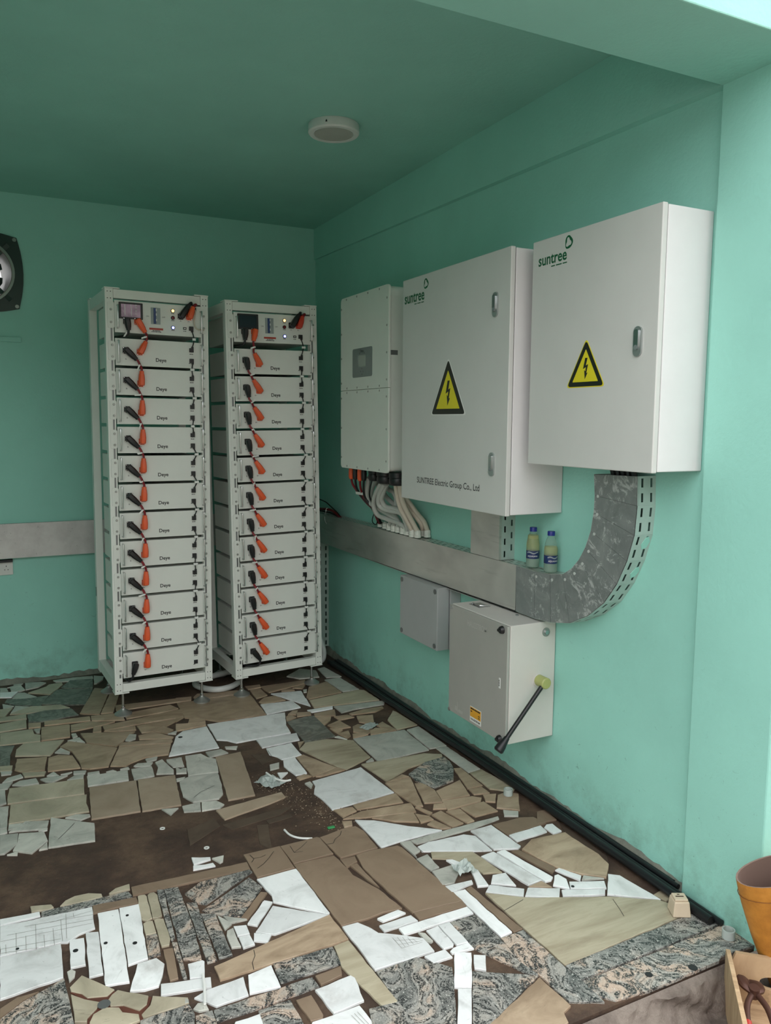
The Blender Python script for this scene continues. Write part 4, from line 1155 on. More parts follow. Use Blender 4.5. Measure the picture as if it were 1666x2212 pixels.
# ---- inverter
D_, ya, yb, z0, z1 = .2706, -1.068, -1.676, 1.3688, 2.3251; zs = 1.8075
inv = thing('solar_inverter', 'white wall inverter with a small display, left of the large grey cabinet', 'inverter', (0, ya, z0))
yc = (ya + yb) / 2; w = ya - yb
m = MB(); m.prism(rrect(w - .012, z1 - z0 - .012, .03, 5), WALL(yc, (z0 + z1) / 2), .012, D_ - .012); obj('body', m, 'inverter_white', inv, True)
up = rrect(w, z1 - z0, .024, 5)
def clip(P, f, lim):   # keep the side where f*(y-lim) >= 0
    out = []
    for i in range(len(P)):
        a, b = P[i], P[(i + 1) % len(P)]; da, db = f * (a[1] - lim), f * (b[1] - lim)
        if da >= 0: out.append(a)
        if da * db < 0: k = da / (da - db); out.append((a[0] + (b[0] - a[0]) * k, lim))
    return out
zc = (z0 + z1) / 2
cu = obj('upper_cover', MB().prism(clip(up, 1, zs + .001 - zc), WALL(yc, zc), D_ - .013, D_), 'inverter_white', inv, bevel=.002)
cl = obj('lower_cover', MB().prism(clip(up, -1, zs - .001 - zc), WALL(yc, zc), D_ - .013, D_), 'inverter_white', inv, bevel=.002)
for par, pts in ((cu, [(-1.148, 2.312), (-1.287, 2.312), (-1.428, 2.312), (-1.567, 2.312), (-1.08, 2.265), (-1.08, 2.126), (-1.08, 1.989), (-1.08, 1.85), (-1.655, 2.258), (-1.655, 2.122), (-1.655, 1.986), (-1.655, 1.849), (-1.155, 1.82), (-1.293, 1.82), (-1.433, 1.82), (-1.573, 1.82)]),
                 (cl, [(-1.08, 1.765), (-1.08, 1.597), (-1.08, 1.429), (-1.156, 1.381), (-1.295, 1.381), (-1.436, 1.381), (-1.575, 1.381), (-1.655, 1.763), (-1.655, 1.596), (-1.655, 1.43), (-1.155, 1.795), (-1.293, 1.795), (-1.433, 1.795), (-1.573, 1.795)])):
    for y, z in pts: obj('screw', MB().disc((-D_ + .001, y, z), (-1, 0, 0), .006, .002, 8), 'steel_dull', par, key=None)
dp = obj('display_panel', MB().prism(rrect(.25, .156, .012, 4), WALL(-1.361, 1.953, -D_), -.001, .002), 'display_grey', cu)
obj('lcd_window', MB().box(-D_ - .0028, -D_ - .002, -1.408, -1.315, 1.931, 1.992), 'lcd_grey', dp)
obj('lettering', MB().text('Deye', WALL(-1.361, 2.008, -D_ - .002), size=.02, align='C', bold=.01), 'logo_black', dp, recalc=False)
m = MB()
for y, z in ((-1.345, 1.905), (-1.375, 1.905), (-1.36, 1.92), (-1.36, 1.89), (-1.33, 2.003), (-1.39, 2.003)): m.disc((-D_ - .002, y, z), (-1, 0, 0), .0045, .001, 8)
obj('buttons', m, 'slot_grey', dp)
obj('serial_sticker', MB().box(-.275 + .013, -.215, yb - .0006 + .006, yb + .0065, 1.973, 1.997), 'slot_grey', inv)
for y, x, r in ((-1.307, -.17, .034), (-1.378, -.15, .034), (-1.500, -.195, .05), (-1.645, -.195, .05)):
    obj('cable_gland', MB().lathe([(r, 1.369), (r, 1.345), (r * .92, 1.342), (r * .98, 1.335), (r * .98, 1.315), (r * .8, 1.303), (r * .3, 1.303)], (x, y, 0), 'z', 18), 'black_plastic', inv, True)

# ---- leads and conduits between inverter and duct
def lead(name, label, path, r, mat, plug=None, cat='cable', group=None):
    t = thing(name, label, cat, path[-1], group)
    obj('sheath', MB().tube(path, r, 10, 5), mat, t, True)
    if plug:
        x, y, z = path[0]; obj('connector', MB().lathe([(.014, 1.3685), (.016, 1.34), (.016, z + .01), (.011, z - .004), (.004, z - .004)], (x, y, 0), 'z', 12), plug, t, True)
    return t
P_ = {'k1': [(-0.21, -1.482, 1.304), (-0.19, -1.382, 1.248), (-0.17, -1.302, 1.189), (-0.15, -1.273, 1.137), (-0.13, -1.284, 1.102), (-0.11, -1.376, 1.087), (-0.09, -1.464, 1.075), (-0.07, -1.51, 1.051)],
      'k2': [(-0.2, -1.499, 1.301), (-0.182, -1.397, 1.232), (-0.164, -1.353, 1.18), (-0.146, -1.371, 1.15), (-0.129, -1.442, 1.143), (-0.111, -1.524, 1.137), (-0.093, -1.548, 1.088), (-0.075, -1.534, 1.035)],
      'k3': [(-0.185, -1.495, 1.299), (-0.169, -1.407, 1.226), (-0.152, -1.379, 1.189), (-0.136, -1.396, 1.162), (-0.119, -1.497, 1.158), (-0.103, -1.538, 1.121), (-0.086, -1.561, 1.08), (-0.07, -1.577, 1.034)],
      'k4': [(-0.2, -1.629, 1.314), (-0.171, -1.595, 1.239), (-0.143, -1.584, 1.168), (-0.114, -1.601, 1.106), (-0.085, -1.608, 1.049)],
      'k5': [(-0.2, -1.674, 1.317), (-0.169, -1.629, 1.251), (-0.138, -1.616, 1.184), (-0.106, -1.628, 1.118), (-0.075, -1.649, 1.05)],
      'k6': [(-0.12, -1.568, 1.251), (-0.1, -1.573, 1.215), (-0.08, -1.585, 1.185), (-0.06, -1.618, 1.141), (-0.04, -1.65, 1.104), (-0.02, -1.656, 1.054)],
      'k7': [(-0.12, -1.54, 1.242), (-0.101, -1.54, 1.208), (-0.082, -1.561, 1.17), (-0.063, -1.617, 1.121), (-0.044, -1.631, 1.089), (-0.025, -1.611, 1.049)],
      'k8': [(-0.16, -1.215, 1.315), (-0.148, -1.166, 1.244), (-0.136, -1.14, 1.195), (-0.124, -1.157, 1.163), (-0.111, -1.254, 1.133), (-0.099, -1.355, 1.111), (-0.087, -1.436, 1.089), (-0.075, -1.48, 1.042)],
      'k9': [(-0.14, -1.278, 1.315), (-0.13, -1.202, 1.257), (-0.12, -1.157, 1.203), (-0.11, -1.145, 1.172), (-0.1, -1.231, 1.144), (-0.09, -1.367, 1.126), (-0.08, -1.423, 1.09), (-0.07, -1.415, 1.041)],
      'k10': [(-0.1, -1.229, 1.314), (-0.095, -1.329, 1.258), (-0.09, -1.387, 1.245), (-0.085, -1.416, 1.203), (-0.08, -1.392, 1.132), (-0.075, -1.369, 1.039)],
      'k11': [(-0.1, -1.164, 1.306), (-0.094, -1.289, 1.22), (-0.088, -1.347, 1.19), (-0.082, -1.396, 1.16), (-0.076, -1.34, 1.091), (-0.07, -1.306, 1.038)],
      'r1': [(-0.2, -1.061, 1.302), (-0.18, -1.034, 1.267), (-0.16, -1.038, 1.234), (-0.14, -1.065, 1.195), (-0.12, -1.108, 1.155), (-0.1, -1.141, 1.125), (-0.08, -1.158, 1.071), (-0.06, -1.142, 1.036)],
      'b1': [(-0.2, -1.117, 1.302), (-0.177, -1.084, 1.249), (-0.153, -1.085, 1.205), (-0.13, -1.12, 1.164), (-0.107, -1.147, 1.133), (-0.083, -1.173, 1.073), (-0.06, -1.151, 1.037)],
      'r2': [(-0.2, -1.181, 1.299), (-0.177, -1.143, 1.246), (-0.153, -1.127, 1.201), (-0.13, -1.145, 1.162), (-0.107, -1.155, 1.137), (-0.083, -1.181, 1.074), (-0.06, -1.159, 1.038)],
      'b2': [(-0.2, -1.235, 1.303), (-0.177, -1.181, 1.249), (-0.153, -1.148, 1.196), (-0.13, -1.162, 1.157), (-0.107, -1.163, 1.131), (-0.083, -1.189, 1.075), (-0.06, -1.167, 1.039)],
      'b3': [(-0.19, -1.326, 1.323), (-0.168, -1.25, 1.254), (-0.147, -1.201, 1.207), (-0.125, -1.184, 1.169), (-0.103, -1.173, 1.132), (-0.082, -1.186, 1.082), (-0.06, -1.183, 1.041)]}
g_ = 'direct-current leads under the inverter'
lead('battery_feed', 'leftmost red lead with orange connector under the inverter', P_['r1'], .0068, 'red_cable', 'orange_plastic', group=g_)
lead('battery_feed', 'black lead between the two orange connectors under the inverter', P_['b1'], .0068, 'black_rubber', 'black_plastic', group=g_)
lead('battery_feed', 'second red lead with orange connector under the inverter', P_['r2'], .0068, 'red_cable', 'orange_plastic', group=g_)
t = lead('battery_feed', 'black lead right of both orange connectors under the inverter', P_['b2'], .0068, 'black_rubber', 'black_plastic', group=g_)
lead('battery_feed', 'thin black lead hanging in front of the pale conduits under the inverter', P_['b3'], .005, 'black_rubber', group=g_)
tg = MB(); tg.hexa([(-.17, -1.06, 1.222), (-.168, -1.06, 1.206), (-.166, -1.15, 1.208), (-.168, -1.15, 1.224)], [(-.172, -1.06, 1.222), (-.17, -1.06, 1.206), (-.168, -1.15, 1.208), (-.17, -1.15, 1.224)])
tag(obj('paper_tag', tg, 'tag_white'), 'white paper tag wrapped around the red and black leads under the inverter', 'tag')
lb = ['grey conduit bulging furthest left, in front of the others', 'grey conduit just behind the foremost bulging one', 'grey conduit turning sharply under the round black gland', 'straight cream conduit, left of the pair below the right gland', 'straight cream conduit, right of the pair below the right gland', 'cream conduit coming out from under the large cabinet, nearest the wall', 'cream conduit half hidden behind the pair, next to the wall', 'grey conduit hanging from the leftmost black gland', 'grey conduit hanging from the second black gland', 'shaded grey conduit at the back, upper of two', 'shaded grey conduit at the back, lower of two']
for i in range(11):
    k = 'k%d' % (i + 1); p = P_[k]; cream = 4 <= i + 1 <= 7
    t = lead('flexible_conduit', lb[i], p, .0135, 'conduit_cream' if cream else 'conduit_grey', cat='conduit', group='flexible conduits from inverter to duct')
    x, y, z = p[-1]; zt = 1.012 + .0122 * (-y - .417) / 2.13
    obj('gland', MB().lathe([(.004, zt), (.019, zt + .001), (.019, zt + .012), (.0165, zt + .014), (.0175, zt + .03), (.0145, zt + .04), (.004, zt + .04)], (x, y, 0), 'z', 10), 'gland_white', t)
for i, (y, x) in enumerate(((-1.149, -.05), (-1.235, -.06))):
    zt = 1.012 + .0122 * (-y - .417) / 2.13
    tag(obj('spare_gland', MB().lathe([(.004, zt), (.019, zt + .001), (.019, zt + .012), (.0165, zt + .014), (.0175, zt + .03), (.010, zt + .04), (.004, zt + .04)], (x, y, 0), 'z', 10), 'gland_white'), ('white gland inside the black cable loop' if i == 0 else 'white gland just right of the black cable loop') + ' on the duct', 'gland')
lp = [(-.075 + .002 * math.sin(3 * a), -1.125 + .036 * math.cos(a), 1.058 + .03 * math.sin(a)) for a in (2 * math.pi * i / 16 for i in range(17))]
tag(obj('cable_loop', MB().tube(lp, .003, 6, 2), 'black_rubber', smooth=True), 'small black loop of cable resting on the duct below the inverter', 'cable')

# ---- horizontal metal duct
DD = .085
def dz(y): return .0122 * (-y - .417) / 2.13
def sheet(m, quads, org, a_dir, b_dir, nrm, th=.0014, lift=None):
    o, a, b, n = V(org), V(a_dir), V(b_dir), V(nrm)
    for a0, a1, b0, b1 in quads:
        q = [o + a * x + b * y for x, y in ((a0, b0), (a1, b0), (a1, b1), (a0, b1))]
        if lift: q = [p + V((0, 0, lift(p.y))) for p in q]
        m.hexa(q, [p + n * th for p in q])
du = thing('cable_duct', 'long horizontal galvanised cable duct along the right wall', 'cable duct', (0, -.30, .8072))
y0, y1 = -.06, -2.549
m = MB(); m.hexa([(-DD, y0, .8072 + dz(y0)), (-DD, y1, .8072 + dz(y1)), (-DD, y1, 1.0062 + dz(y1)), (-DD, y0, 1.0062 + dz(y0))], [(-DD + .002, y0, .8072 + dz(y0)), (-DD + .002, y1, .8072 + dz(y1)), (-DD + .002, y1, 1.0062 + dz(y1)), (-DD + .002, y0, 1.0062 + dz(y0))])
obj('front_cover', m, 'galvanised', du)
m = MB(); sheet(m, perforated(y0 - y1, DD - .004, 3, .052, .032, .0105), (-.003, y0, 1.0055), (0, -1, 0), (-1, 0, 0), (0, 0, 1), lift=dz); obj('slotted_top', m, 'galvanised', du)
m = MB(); m.box(-DD + .002, -.003, y1, y0, .806, .808); obj('underside', m, 'galvanised', du)
m = MB(); m.box(-DD + .006, -.006, y1 + .004, y0 - .004, .812, .985); obj('slot_shade_block', m, 'dark_gap', du)  # dark block stands in for the shade behind the slots
# riser to the large cabinet
ri = thing('duct_riser', 'short upright galvanised duct joining the large cabinet to the long duct', 'cable duct', (0, -2.3, 1.02))
obj('front_cover', MB().box(-DD, -DD + .002, -2.402, -2.184, 1.02, 1.262), 'galvanised', ri)
obj('side_flange', MB().box(-DD - .001, -DD + .012, -2.418, -2.402, 1.02, 1.262), 'galvanised', ri)
m = MB(); sheet(m, perforated(.242, DD - .012, 2, .056, .028, .009), (-DD + .012, -2.416, 1.02), (0, 0, 1), (1, 0, 0), (0, -1, 0)); obj('slotted_side', m, 'galvanised_wall_reflect', ri)
obj('far_side', MB().box(-DD + .002, -.001, -2.186, -2.184, 1.02, 1.262), 'galvanised', ri)
for i in range(4): obj('cable', MB().cyl((-.03 - .008 * (i % 2), -2.22 - i * .05, 1.02), (-.035, -2.22 - i * .05, 1.262), .011), 'black_rubber' if i % 2 else 'orange_red', ri, True)
# bend: ten mitred plates and a slotted outer side
IN = [(-2.549, 1.018), (-2.682, 1.015), (-2.783, 1.020), (-2.861, 1.035), (-2.913, 1.067), (-2.955, 1.110), (-2.987, 1.160), (-3.015, 1.228), (-3.028, 1.301), (-3.030, 1.365), (-3.022, 1.444)]
OU = [(-2.553, .818), (-2.688, .816), (-2.796, .823), (-2.913, .848), (-3.016, .899), (-3.103, .968), (-3.166, 1.051), (-3.213, 1.144), (-3.244, 1.241), (-3.252, 1.346), (-3.248, 1.450)]
bd = thing('duct_bend', 'curved segmented galvanised duct sweeping up to the upper cabinet', 'cable duct', (0, -2.9, .82))
for i in range(10):
    (a, b), (c, d_) = IN[i], IN[i + 1]; (e, f), (g2, h) = OU[i], OU[i + 1]; pr = .0004 * (i % 2)
    def P3(y, z, x): return (x, y, z)
    q = [P3(a, b, 0), P3(c, d_, 0), P3(g2, h, 0), P3(e, f, 0)]
    cy = sum(p[1] for p in q) / 4; cz = sum(p[2] for p in q) / 4
    q = [(0, cy + (p[1] - cy) * .976, cz + (p[2] - cz) * .99) for p in q]
    s = obj('segment', MB().hexa([(-DD - pr - .0012, p[1], p[2]) for p in q], [(-DD + .001, p[1], p[2]) for p in q]), 'galvanised_worn', bd)
    if i: obj('rivet', MB().disc((-DD - .001, a + (e - a) * .1 + (g2 - e) * .12, b + (f - b) * .1), (-1, 0, 0), .006, .003, 10), 'rivet_zinc', s, True)
    # slotted outer side
    p0 = V((-DD, e, f)); p1 = V((-DD, g2, h)); L = (p1 - p0).length; al = (p1 - p0).normalized(); n = V((0, al.z, -al.y)); n = n if n.z < .3 and (n.y < 0 or n.z < 0) else -n
    m = MB(); sheet(m, perforated(L, DD, 2, L / 2, .032, .010, stagger=False), p0, al, (1, 0, 0), n); obj('slotted_side', m, 'galvanised_wall_reflect', bd)
    p0 = V((-DD, a, b)); p1 = V((-DD, c, d_)); L = (p1 - p0).length; al = (p1 - p0).normalized()
    m = MB(); sheet(m, perforated(L, DD - .002, 2, .048, .03, .009), p0, al, (1, 0, 0), -V((0, al.z, -al.y))); obj('inner_side', m, 'galvanised', bd)
m = MB()
for i in range(10):
    (a, b), (c, d_) = IN[i], IN[i + 1]; (e, f), (g2, h) = OU[i], OU[i + 1]; m.hexa([(-DD + .004, y, z) for y, z in ((a, b), (c, d_), (g2, h), (e, f))], [(-DD + .005, y, z) for y, z in ((a, b), (c, d_), (g2, h), (e, f))])
obj('seam_shade_sheet', m, 'dark_gap', bd)  # dark sheet behind the plates paints the shade in their seams
# paint smears on the slotted side
for i, u0 in ((6, .3), (7, .55)):
    p0 = V((-DD, *OU[i])); p1 = V((-DD, *OU[i + 1])); al = (p1 - p0).normalized(); n = V((0, al.z, -al.y)); n = n if n.y < 0 else -n
    obj('paint_smear', MB().prism([(.0, .0), (.02, .006), (.03, .03), (.018, .05), (.006, .045), (-.008, .02)], (p0 + al * (.08 * u0) + V((.05, 0, 0)), (1, 0, 0), al, n), .0012, .0028), 'wall_paint', bd)
# drop duct behind the right rack
dr = thing('drop_duct', 'upright slotted cable duct in the corner behind the right rack', 'cable duct', (0, -.2, .05))
m = MB(); sheet(m, perforated(.75, DD, 2, .052, .03, .011, stagger=False), (-DD, -.228, .05), (0, 0, 1), (1, 0, 0), (0, -1, 0)); obj('slotted_side', m, 'galvanised_wall_reflect', dr)
obj('front_cover', MB().box(-DD, -DD + .002, -.228, -.03, .05, .8), 'galvanised', dr)
obj('cables', MB().box(-.07, -.012, -.20, -.06, .05, .8), 'dark_gap', dr)  # one plain dark block filling the duct behind its slots

# ---- painted trunking on the back wall, socket, wall strip, fan
tb = thing('wall_trunking', 'scuffed pale steel trunking on the back wall, left of the racks', 'trunking', (-2.3, 0, .79))
obj('cover', MB().box(-3.3, -.7, -.052, -.05, .795, 1.006), 'trunking_painted', tb)
obj('channel', MB().box(-3.3, -.7, -.05, -.001, .798, 1.003), 'trunking_painted', tb)
so = thing('wall_socket', 'white double wall socket under the back-wall trunking', 'socket', (-2.08, 0, .69))
obj('plate', MB().prism(rrect(.148, .087, .006, 3), FRONT(-2.075, .731), .001, .011), 'socket_white', so, bevel=.0015)
obj('back_box', MB().box(-2.149, -2.001, -.04, -.001, .770, .784), 'dark_gap', so)
m = MB()
for ox in (-2.038, -2.112):
    m.box(ox - .002, ox + .002, -.0118, -.0105, .738, .746); m.box(ox - .012, ox - .006, -.0118, -.0105, .718, .722); m.box(ox + .006, ox + .012, -.0118, -.0105, .718, .722)
obj('pin_holes', m, 'black_plastic', so)
obj('switch', MB().box(-2.082, -2.068, -.0135, -.0105, .73, .75), 'socket_white', so)
tag(obj('wall_strip', MB().box(-2.9, -1.9, -.022, -.0005, 2.093, 2.121), 'wall_paint', bevel=.001), 'teal painted cable strip on the back wall below the exhaust fan', 'cable strip')
fn = thing('exhaust_fan', 'dark metal exhaust fan set in the back wall at the picture\'s left edge', 'fan', (FX, 0, FZ))
pts = []
hw = .205; bul = .03
for k in range(4):
    a0 = math.radians(45 + 90 * k); a1 = math.radians(135 + 90 * k); R_ = hw * 1.414
    p0 = V((R_ * math.cos(a0), R_ * math.sin(a0), 0)); p1 = V((R_ * math.cos(a1), R_ * math.sin(a1), 0)); nn = (p0 + p1).normalized()
    for j in range(6):
        t_ = j / 6; pts.append((p0 * (1 - t_) + p1 * t_ + nn * bul * 4 * t_ * (1 - t_)).to_2d())
n = 48; outer = []
# plate with a round opening: ring of quads between the bulged square and the circle
ro = .182
def on_out(a):
    d = V((math.cos(a), math.sin(a))); best = None
    for i in range(len(pts)):
        p, q = V(pts[i]), V(pts[(i + 1) % len(pts)]); e = q - p; den = d.x * e.y - d.y * e.x
        if abs(den) < 1e-9: continue
        tt = (p.x * e.y - p.y * e.x) / den; uu = (p.x * d.y - p.y * d.x) / den
        if tt > 0 and -1e-6 <= uu <= 1 + 1e-6: best = tt if best is None else max(best, tt)
    return d * best
m = MB(); rs = []
for i in range(n):
    a = 2 * math.pi * i / n; o2 = on_out(a); c2_ = (ro * math.cos(a), ro * math.sin(a))
    rs.append([(FX + o2.x, -.001, FZ + o2.y), (FX + o2.x, -.012, FZ + o2.y), (FX + c2_[0], -.02, FZ + c2_[1]), (FX + c2_[0], -.002, FZ + c2_[1])])
m.rings(rs, closed=True); obj('mounting_plate', m, 'fan_green', fn, True)
m = MB(); rs = []
for i in range(n):
    a = 2 * math.pi * i / n; cc = lambda r, y: (FX + r * math.cos(a), y, FZ + r * math.sin(a)); rs.append([cc(.184, -.024), cc(.170, -.026), (cc(.118, .17)), cc(.184, .17)])
m.rings(rs, closed=True); obj('shroud', m, 'fan_shroud', fn, True)
rs = [[(FX + r * math.cos(a), y, FZ + r * math.sin(a)) for r, y in ((.188, -.020), (.188, -.028), (.174, -.028), (.174, -.020))] for a in (2 * math.pi * i / n for i in range(n))]
m = MB(); m.rings(rs, closed=True); obj('inlet_ring', m, 'fan_ring', fn, True)
obj('hub', MB().lathe([(.001, .03), (.035, .03), (.045, .05), (.045, .1), (.001, .1)], (FX, 0, FZ), 'y', 20), 'black_plastic', fn, True)
for k in range(5):
    a0 = math.radians(72 * k - 34); rad = V((math.cos(a0), 0, math.sin(a0))); tan = V((-math.sin(a0) * .9, .43, math.cos(a0) * .9)); nn = rad.cross(tan).normalized()
    P2 = [(.03, -.018), (.07, -.045), (.112, -.062), (.128, -.03), (.128, .03), (.112, .062), (.07, .045), (.03, .018)]
    obj('blade', MB().prism(P2, ((FX, .07, FZ), rad, tan, nn), -.0015, .0015), 'fan_green', fn)
for k in range(4):
    a = math.radians(45 + 90 * k); c, s_ = math.cos(a), math.sin(a)
    obj('arm', MB().hexa([(FX + .03 * c - .012 * s_, .004, FZ + .03 * s_ + .012 * c), (FX + .03 * c + .012 * s_, .004, FZ + .03 * s_ - .012 * c), (FX + .225 * c + .012 * s_, -.024, FZ + .225 * s_ - .012 * c), (FX + .225 * c - .012 * s_, -.024, FZ + .225 * s_ + .012 * c)],
        [(FX + .03 * c - .012 * s_, .012, FZ + .03 * s_ + .012 * c), (FX + .03 * c + .012 * s_, .012, FZ + .03 * s_ - .012 * c), (FX + .225 * c + .012 * s_, -.014, FZ + .225 * s_ - .012 * c), (FX + .225 * c - .012 * s_, -.014, FZ + .225 * s_ + .012 * c)]), 'fan_green', fn)
    obj('bolt', MB().disc((FX + .272 * c, -.013, FZ + .272 * s_), (0, -1, 0), .011, .006, 12), 'fan_ring', fn, True)

# ---- grey junction box and changeover switch
jb = thing('junction_box', 'plain grey junction box under the long duct', 'junction box', (0, -1.77, .487))
obj('base', MB().box(-.062, -.001, -1.972, -1.560, .484, .812), 'box_grey', jb, bevel=.003)
ld = obj('lid', MB().box(-.135, -.065, -1.966, -1.565, .487, .809), 'box_grey', jb, bevel=.004)
for y in (-1.588, -1.943):
    for z in (.508, .788): obj('lid_screw', MB().disc((-.1352, y, z), (-1, 0, 0), .013, .003, 14), 'slot_grey', ld, True)
d, ya, yb, z0, z1 = .2481, -2.2709, -2.7278, .3035, .8077
sw = thing('changeover_switch', 'grey steel changeover switch box with a long black lever, below the duct', 'switch box', (0, (ya + yb) / 2, z0))
obj('case', MB().box(-d + .014, -.003, yb, ya, z0, z1), 'switch_grey', sw, bevel=.003)
fc = obj('front_cover', MB().box(-d, -d + .0125, yb + .002, ya - .002, z0 + .002, z1 - .002), 'switch_front', sw, bevel=.002)
obj('back_plate', MB().box(-.035, -.001, yb + .03, ya - .04, z1 - .001, z1 + .014), 'switch_grey', sw)
obj('bottom_flange', MB().box(-.1, -.002, yb + .02, ya - .02, z0 - .008, z0), 'switch_grey', sw)
m = MB(); m.tube([(-.167, -2.33, z1), (-.16, -2.33, z1 + .006), (-.165, -2.395, z1 + .008), (-.13, -2.405, z1 + .006), (-.12, -2.40, z1)], .0035, 6, 2); m.box(-.175, -.115, -2.405, -2.32, z1, z1 + .0025); obj('lifting_bracket', m, 'chrome', sw)
obj('top_bolt', MB().disc((-.105, -2.592, z1), (0, 0, 1), .008, .005, 6), 'chrome', sw)
obj('emboss', MB().text('HAUSSTROM', WALL(-2.424, .742, -d), width=.15, size=.036, bold=.01, h=(0, .0012)), 'emboss_grey', fc, recalc=False)
obj('lower_emboss', MB().marks(WALL(-2.34, .325, -d), (.006, .007), .02, .004).marks(WALL(-2.352, .318, -d), (.004,), .05).marks(WALL(-2.378, .322, -d), (.009, .009, .007), .014, .004), 'emboss_grey', fc, recalc=False)
for z in (.785, .318):
    k = obj('knob', MB().lathe([(.017, -d - .001), (.015, -d - .012), (.011, -d - .016), (.002, -d - .016)], (0, -2.69, z), 'x', 14), 'black_plastic', fc, True); obj('knob_grip', MB().box(-d - .022, -d - .012, -2.698, -2.682, z - .005, z + .005), 'black_plastic', k)
for y, z in ((-2.288, .795), (-2.281, .312)): obj('cover_screw', MB().disc((-d, y, z), (-1, 0, 0), .009, .003, 12), 'chrome', fc, True)
st = obj('rating_label', MB().box(-d - .0006, -d + .001, -2.545, -2.457, .318, .386), 'tag_white', fc)
obj('label_band', MB().box(-d - .0011, -d - .0004, -2.543, -2.459, .340, .383), 'label_orange', st)
obj('label_print', MB().marks(WALL(-2.501, .374, -d - .0011), (.028, .022, .022), .006).marks(WALL(-2.47, .362, -d - .0011), (.012,), .005).marks(WALL(-2.53, .356, -d - .0011), (.012,), .004).marks(WALL(-2.53, .347, -d - .0011), (.012,), .004).text('HAUSSTROM', WALL(-2.501, .325, -d - .0006), width=.072, size=.012, align='C', bold=.02), 'logo_black', st, recalc=False)
obj('indicator_slot', MB().box(-d - .0008, -d + .001, -2.684, -2.672, .533, .577), 'tag_white', fc)
obj('slot_print', MB().marks(((-d - .0008, -2.678, .555), (0, 0, 1), (0, 1, 0), (-1, 0, 0)), (.008, .008, .008), .004), 'logo_black', fc, recalc=False)
bo = obj('side_bolt', MB().disc((-.055, yb, .763), (0, -1, 0), .019, .003, 18), 'steel_dull', sw, True); obj('bolt_head', MB().disc((-.055, yb - .003, .763), (0, -1, 0), .010, .006, 6), 'chrome', bo)
obj('shaft_collar', MB().disc((-.085, yb, .556), (0, -1, 0), .03, .012, 20), 'switch_grey', sw, True)
lv = obj('lever_hub', MB().lathe([(.001, yb - .01), (.024, yb - .01), (.024, yb - .06), (.020, yb - .064), (.001, yb - .064)], (-.092, 0, .563), 'y', 20), 'lever_olive', sw, True)
A, B = V((-.103, yb - .05, .555)), V((-.283, yb - .05, .352))
obj('lever_rod', MB().cyl(A, B, .0095, .0095, 12), 'black_plastic', lv, True)
dv = (B - A).normalized(); gp = MB(); gp.tube([B - dv * .012, B + dv * .012, B + dv * .03, B + dv * .05, B + dv * .056], lambda t_: [.011, .015, .0195, .021, .016][min(4, int(t_ * 4 + .5))], 14, 1); obj('lever_grip', gp, 'black_rubber', lv, True)

# ------------------------------------------------------------ bottles on the duct
def bottle(label, x, y, zb, fill, capmark):
    t = thing('drink_bottle', label, 'bottle', (x, y, zb), 'drink bottles on the duct')
    R = .0275; pr = [(.001, .001), (R * .8, 0), (R, .006), (R, .035), (R * .985, .038), (R * .985, .075), (R, .078), (R, .098), (R * .9, .118), (R * .62, .142), (R * .45, .15), (R * .45, .158), (.001, .158)]
    obj('shell', MB().lathe([(r, zb + h) for r, h in pr], (x, y, 0), 'z', 28), 'bottle_plastic', t, True)
    pf = [(max(r - .0015, .0005), h) for r, h in pr if h < fill] + [(R * .8, fill), (.0005, fill)]
    o = obj('drink', MB().lathe([(r, zb + max(h, .002)) for r, h in pf], (x, y, 0), 'z', 28), 'cloudy_drink', t, True)
    obj('cap', MB().lathe([(.001, zb + .172), (.0145, zb + .172), (.0155, zb + .169), (.0155, zb + .154), (.001, zb + .154)], (x, y, 0), 'z', 24), 'cap_blue', t, True)
    l = obj('label', MB().lathe([(R - .0002, zb + .039), (R + .0006, zb + .039), (R + .0006, zb + .072), (R - .0002, zb + .072)], (x, y, 0), 'z', 28), 'label_blue', t, True)
    # lettering wrapped round the label, facing the room
    vs, fs, w, ht = glyphs('AQUASANA', .01); k = .044 / w; m = MB(); c = math.radians(capmark)
    pts = []
    for a, b in vs:
        an = c + (a * k - .022) / R; pts.append((x + (R + .001) * math.cos(an), y + (R + .001) * math.sin(an), zb + .047 + b * k * 1.2))
    m.add(pts, fs); obj('label_lettering', m, 'tag_white', l, recalc=False)
    m = MB(); rs = []
    for i in range(9):
        an = c - .9 + 1.8 * i / 8; f = lambda r, h: (x + r * math.cos(an), y + r * math.sin(an), zb + h + .003 * math.sin(i)); rs.append([f(R + .0004, .062), f(R + .001, .062), f(R + .001, .067), f(R + .0004, .067)])
    m.rings(rs); obj('label_swoosh', m, 'breaker_grey', l)
bottle('left of two blue-capped drink bottles on the duct, nearer the upright duct', -.045, -2.611, 1.0195, .138, 232)
bottle('right of two blue-capped drink bottles on the duct, nearer the curved duct', -.045, -2.732, 1.0175, .108, 258)

# ------------------------------------------------------------ ceiling lamp
lm = thing('ceiling_lamp', 'round white surface ceiling lamp, switched off', 'lamp', (-.655, -1.875, H - .042))
obj('housing', MB().lathe([(.001, H), (.112, H), (.115, H - .004), (.115, H - .036), (.109, H - .042), (.09, H - .042), (.088, H - .039), (.001, H - .039)], (-.655, -1.875, 0), 'z', 48), 'lamp_white', lm, True)
obj('diffuser', MB().lathe([(.001, H - .0385), (.087, H - .0385), (.087, H - .041), (.001, H - .0415)], (-.655, -1.875, 0), 'z', 48), 'lamp_diffuser', lm, True)
obj('vent_slot', MB().prism([(-.0045, -.004), (.0045, -.004), (.003, .002), (0, .007), (-.003, .002)], ((-.655 - .0725, -1.875 - .0895, H - .021), (.777, -.629, 0), (0, 0, 1), (-.629, -.777, 0)), -.001, .001), 'black_plastic', lm)

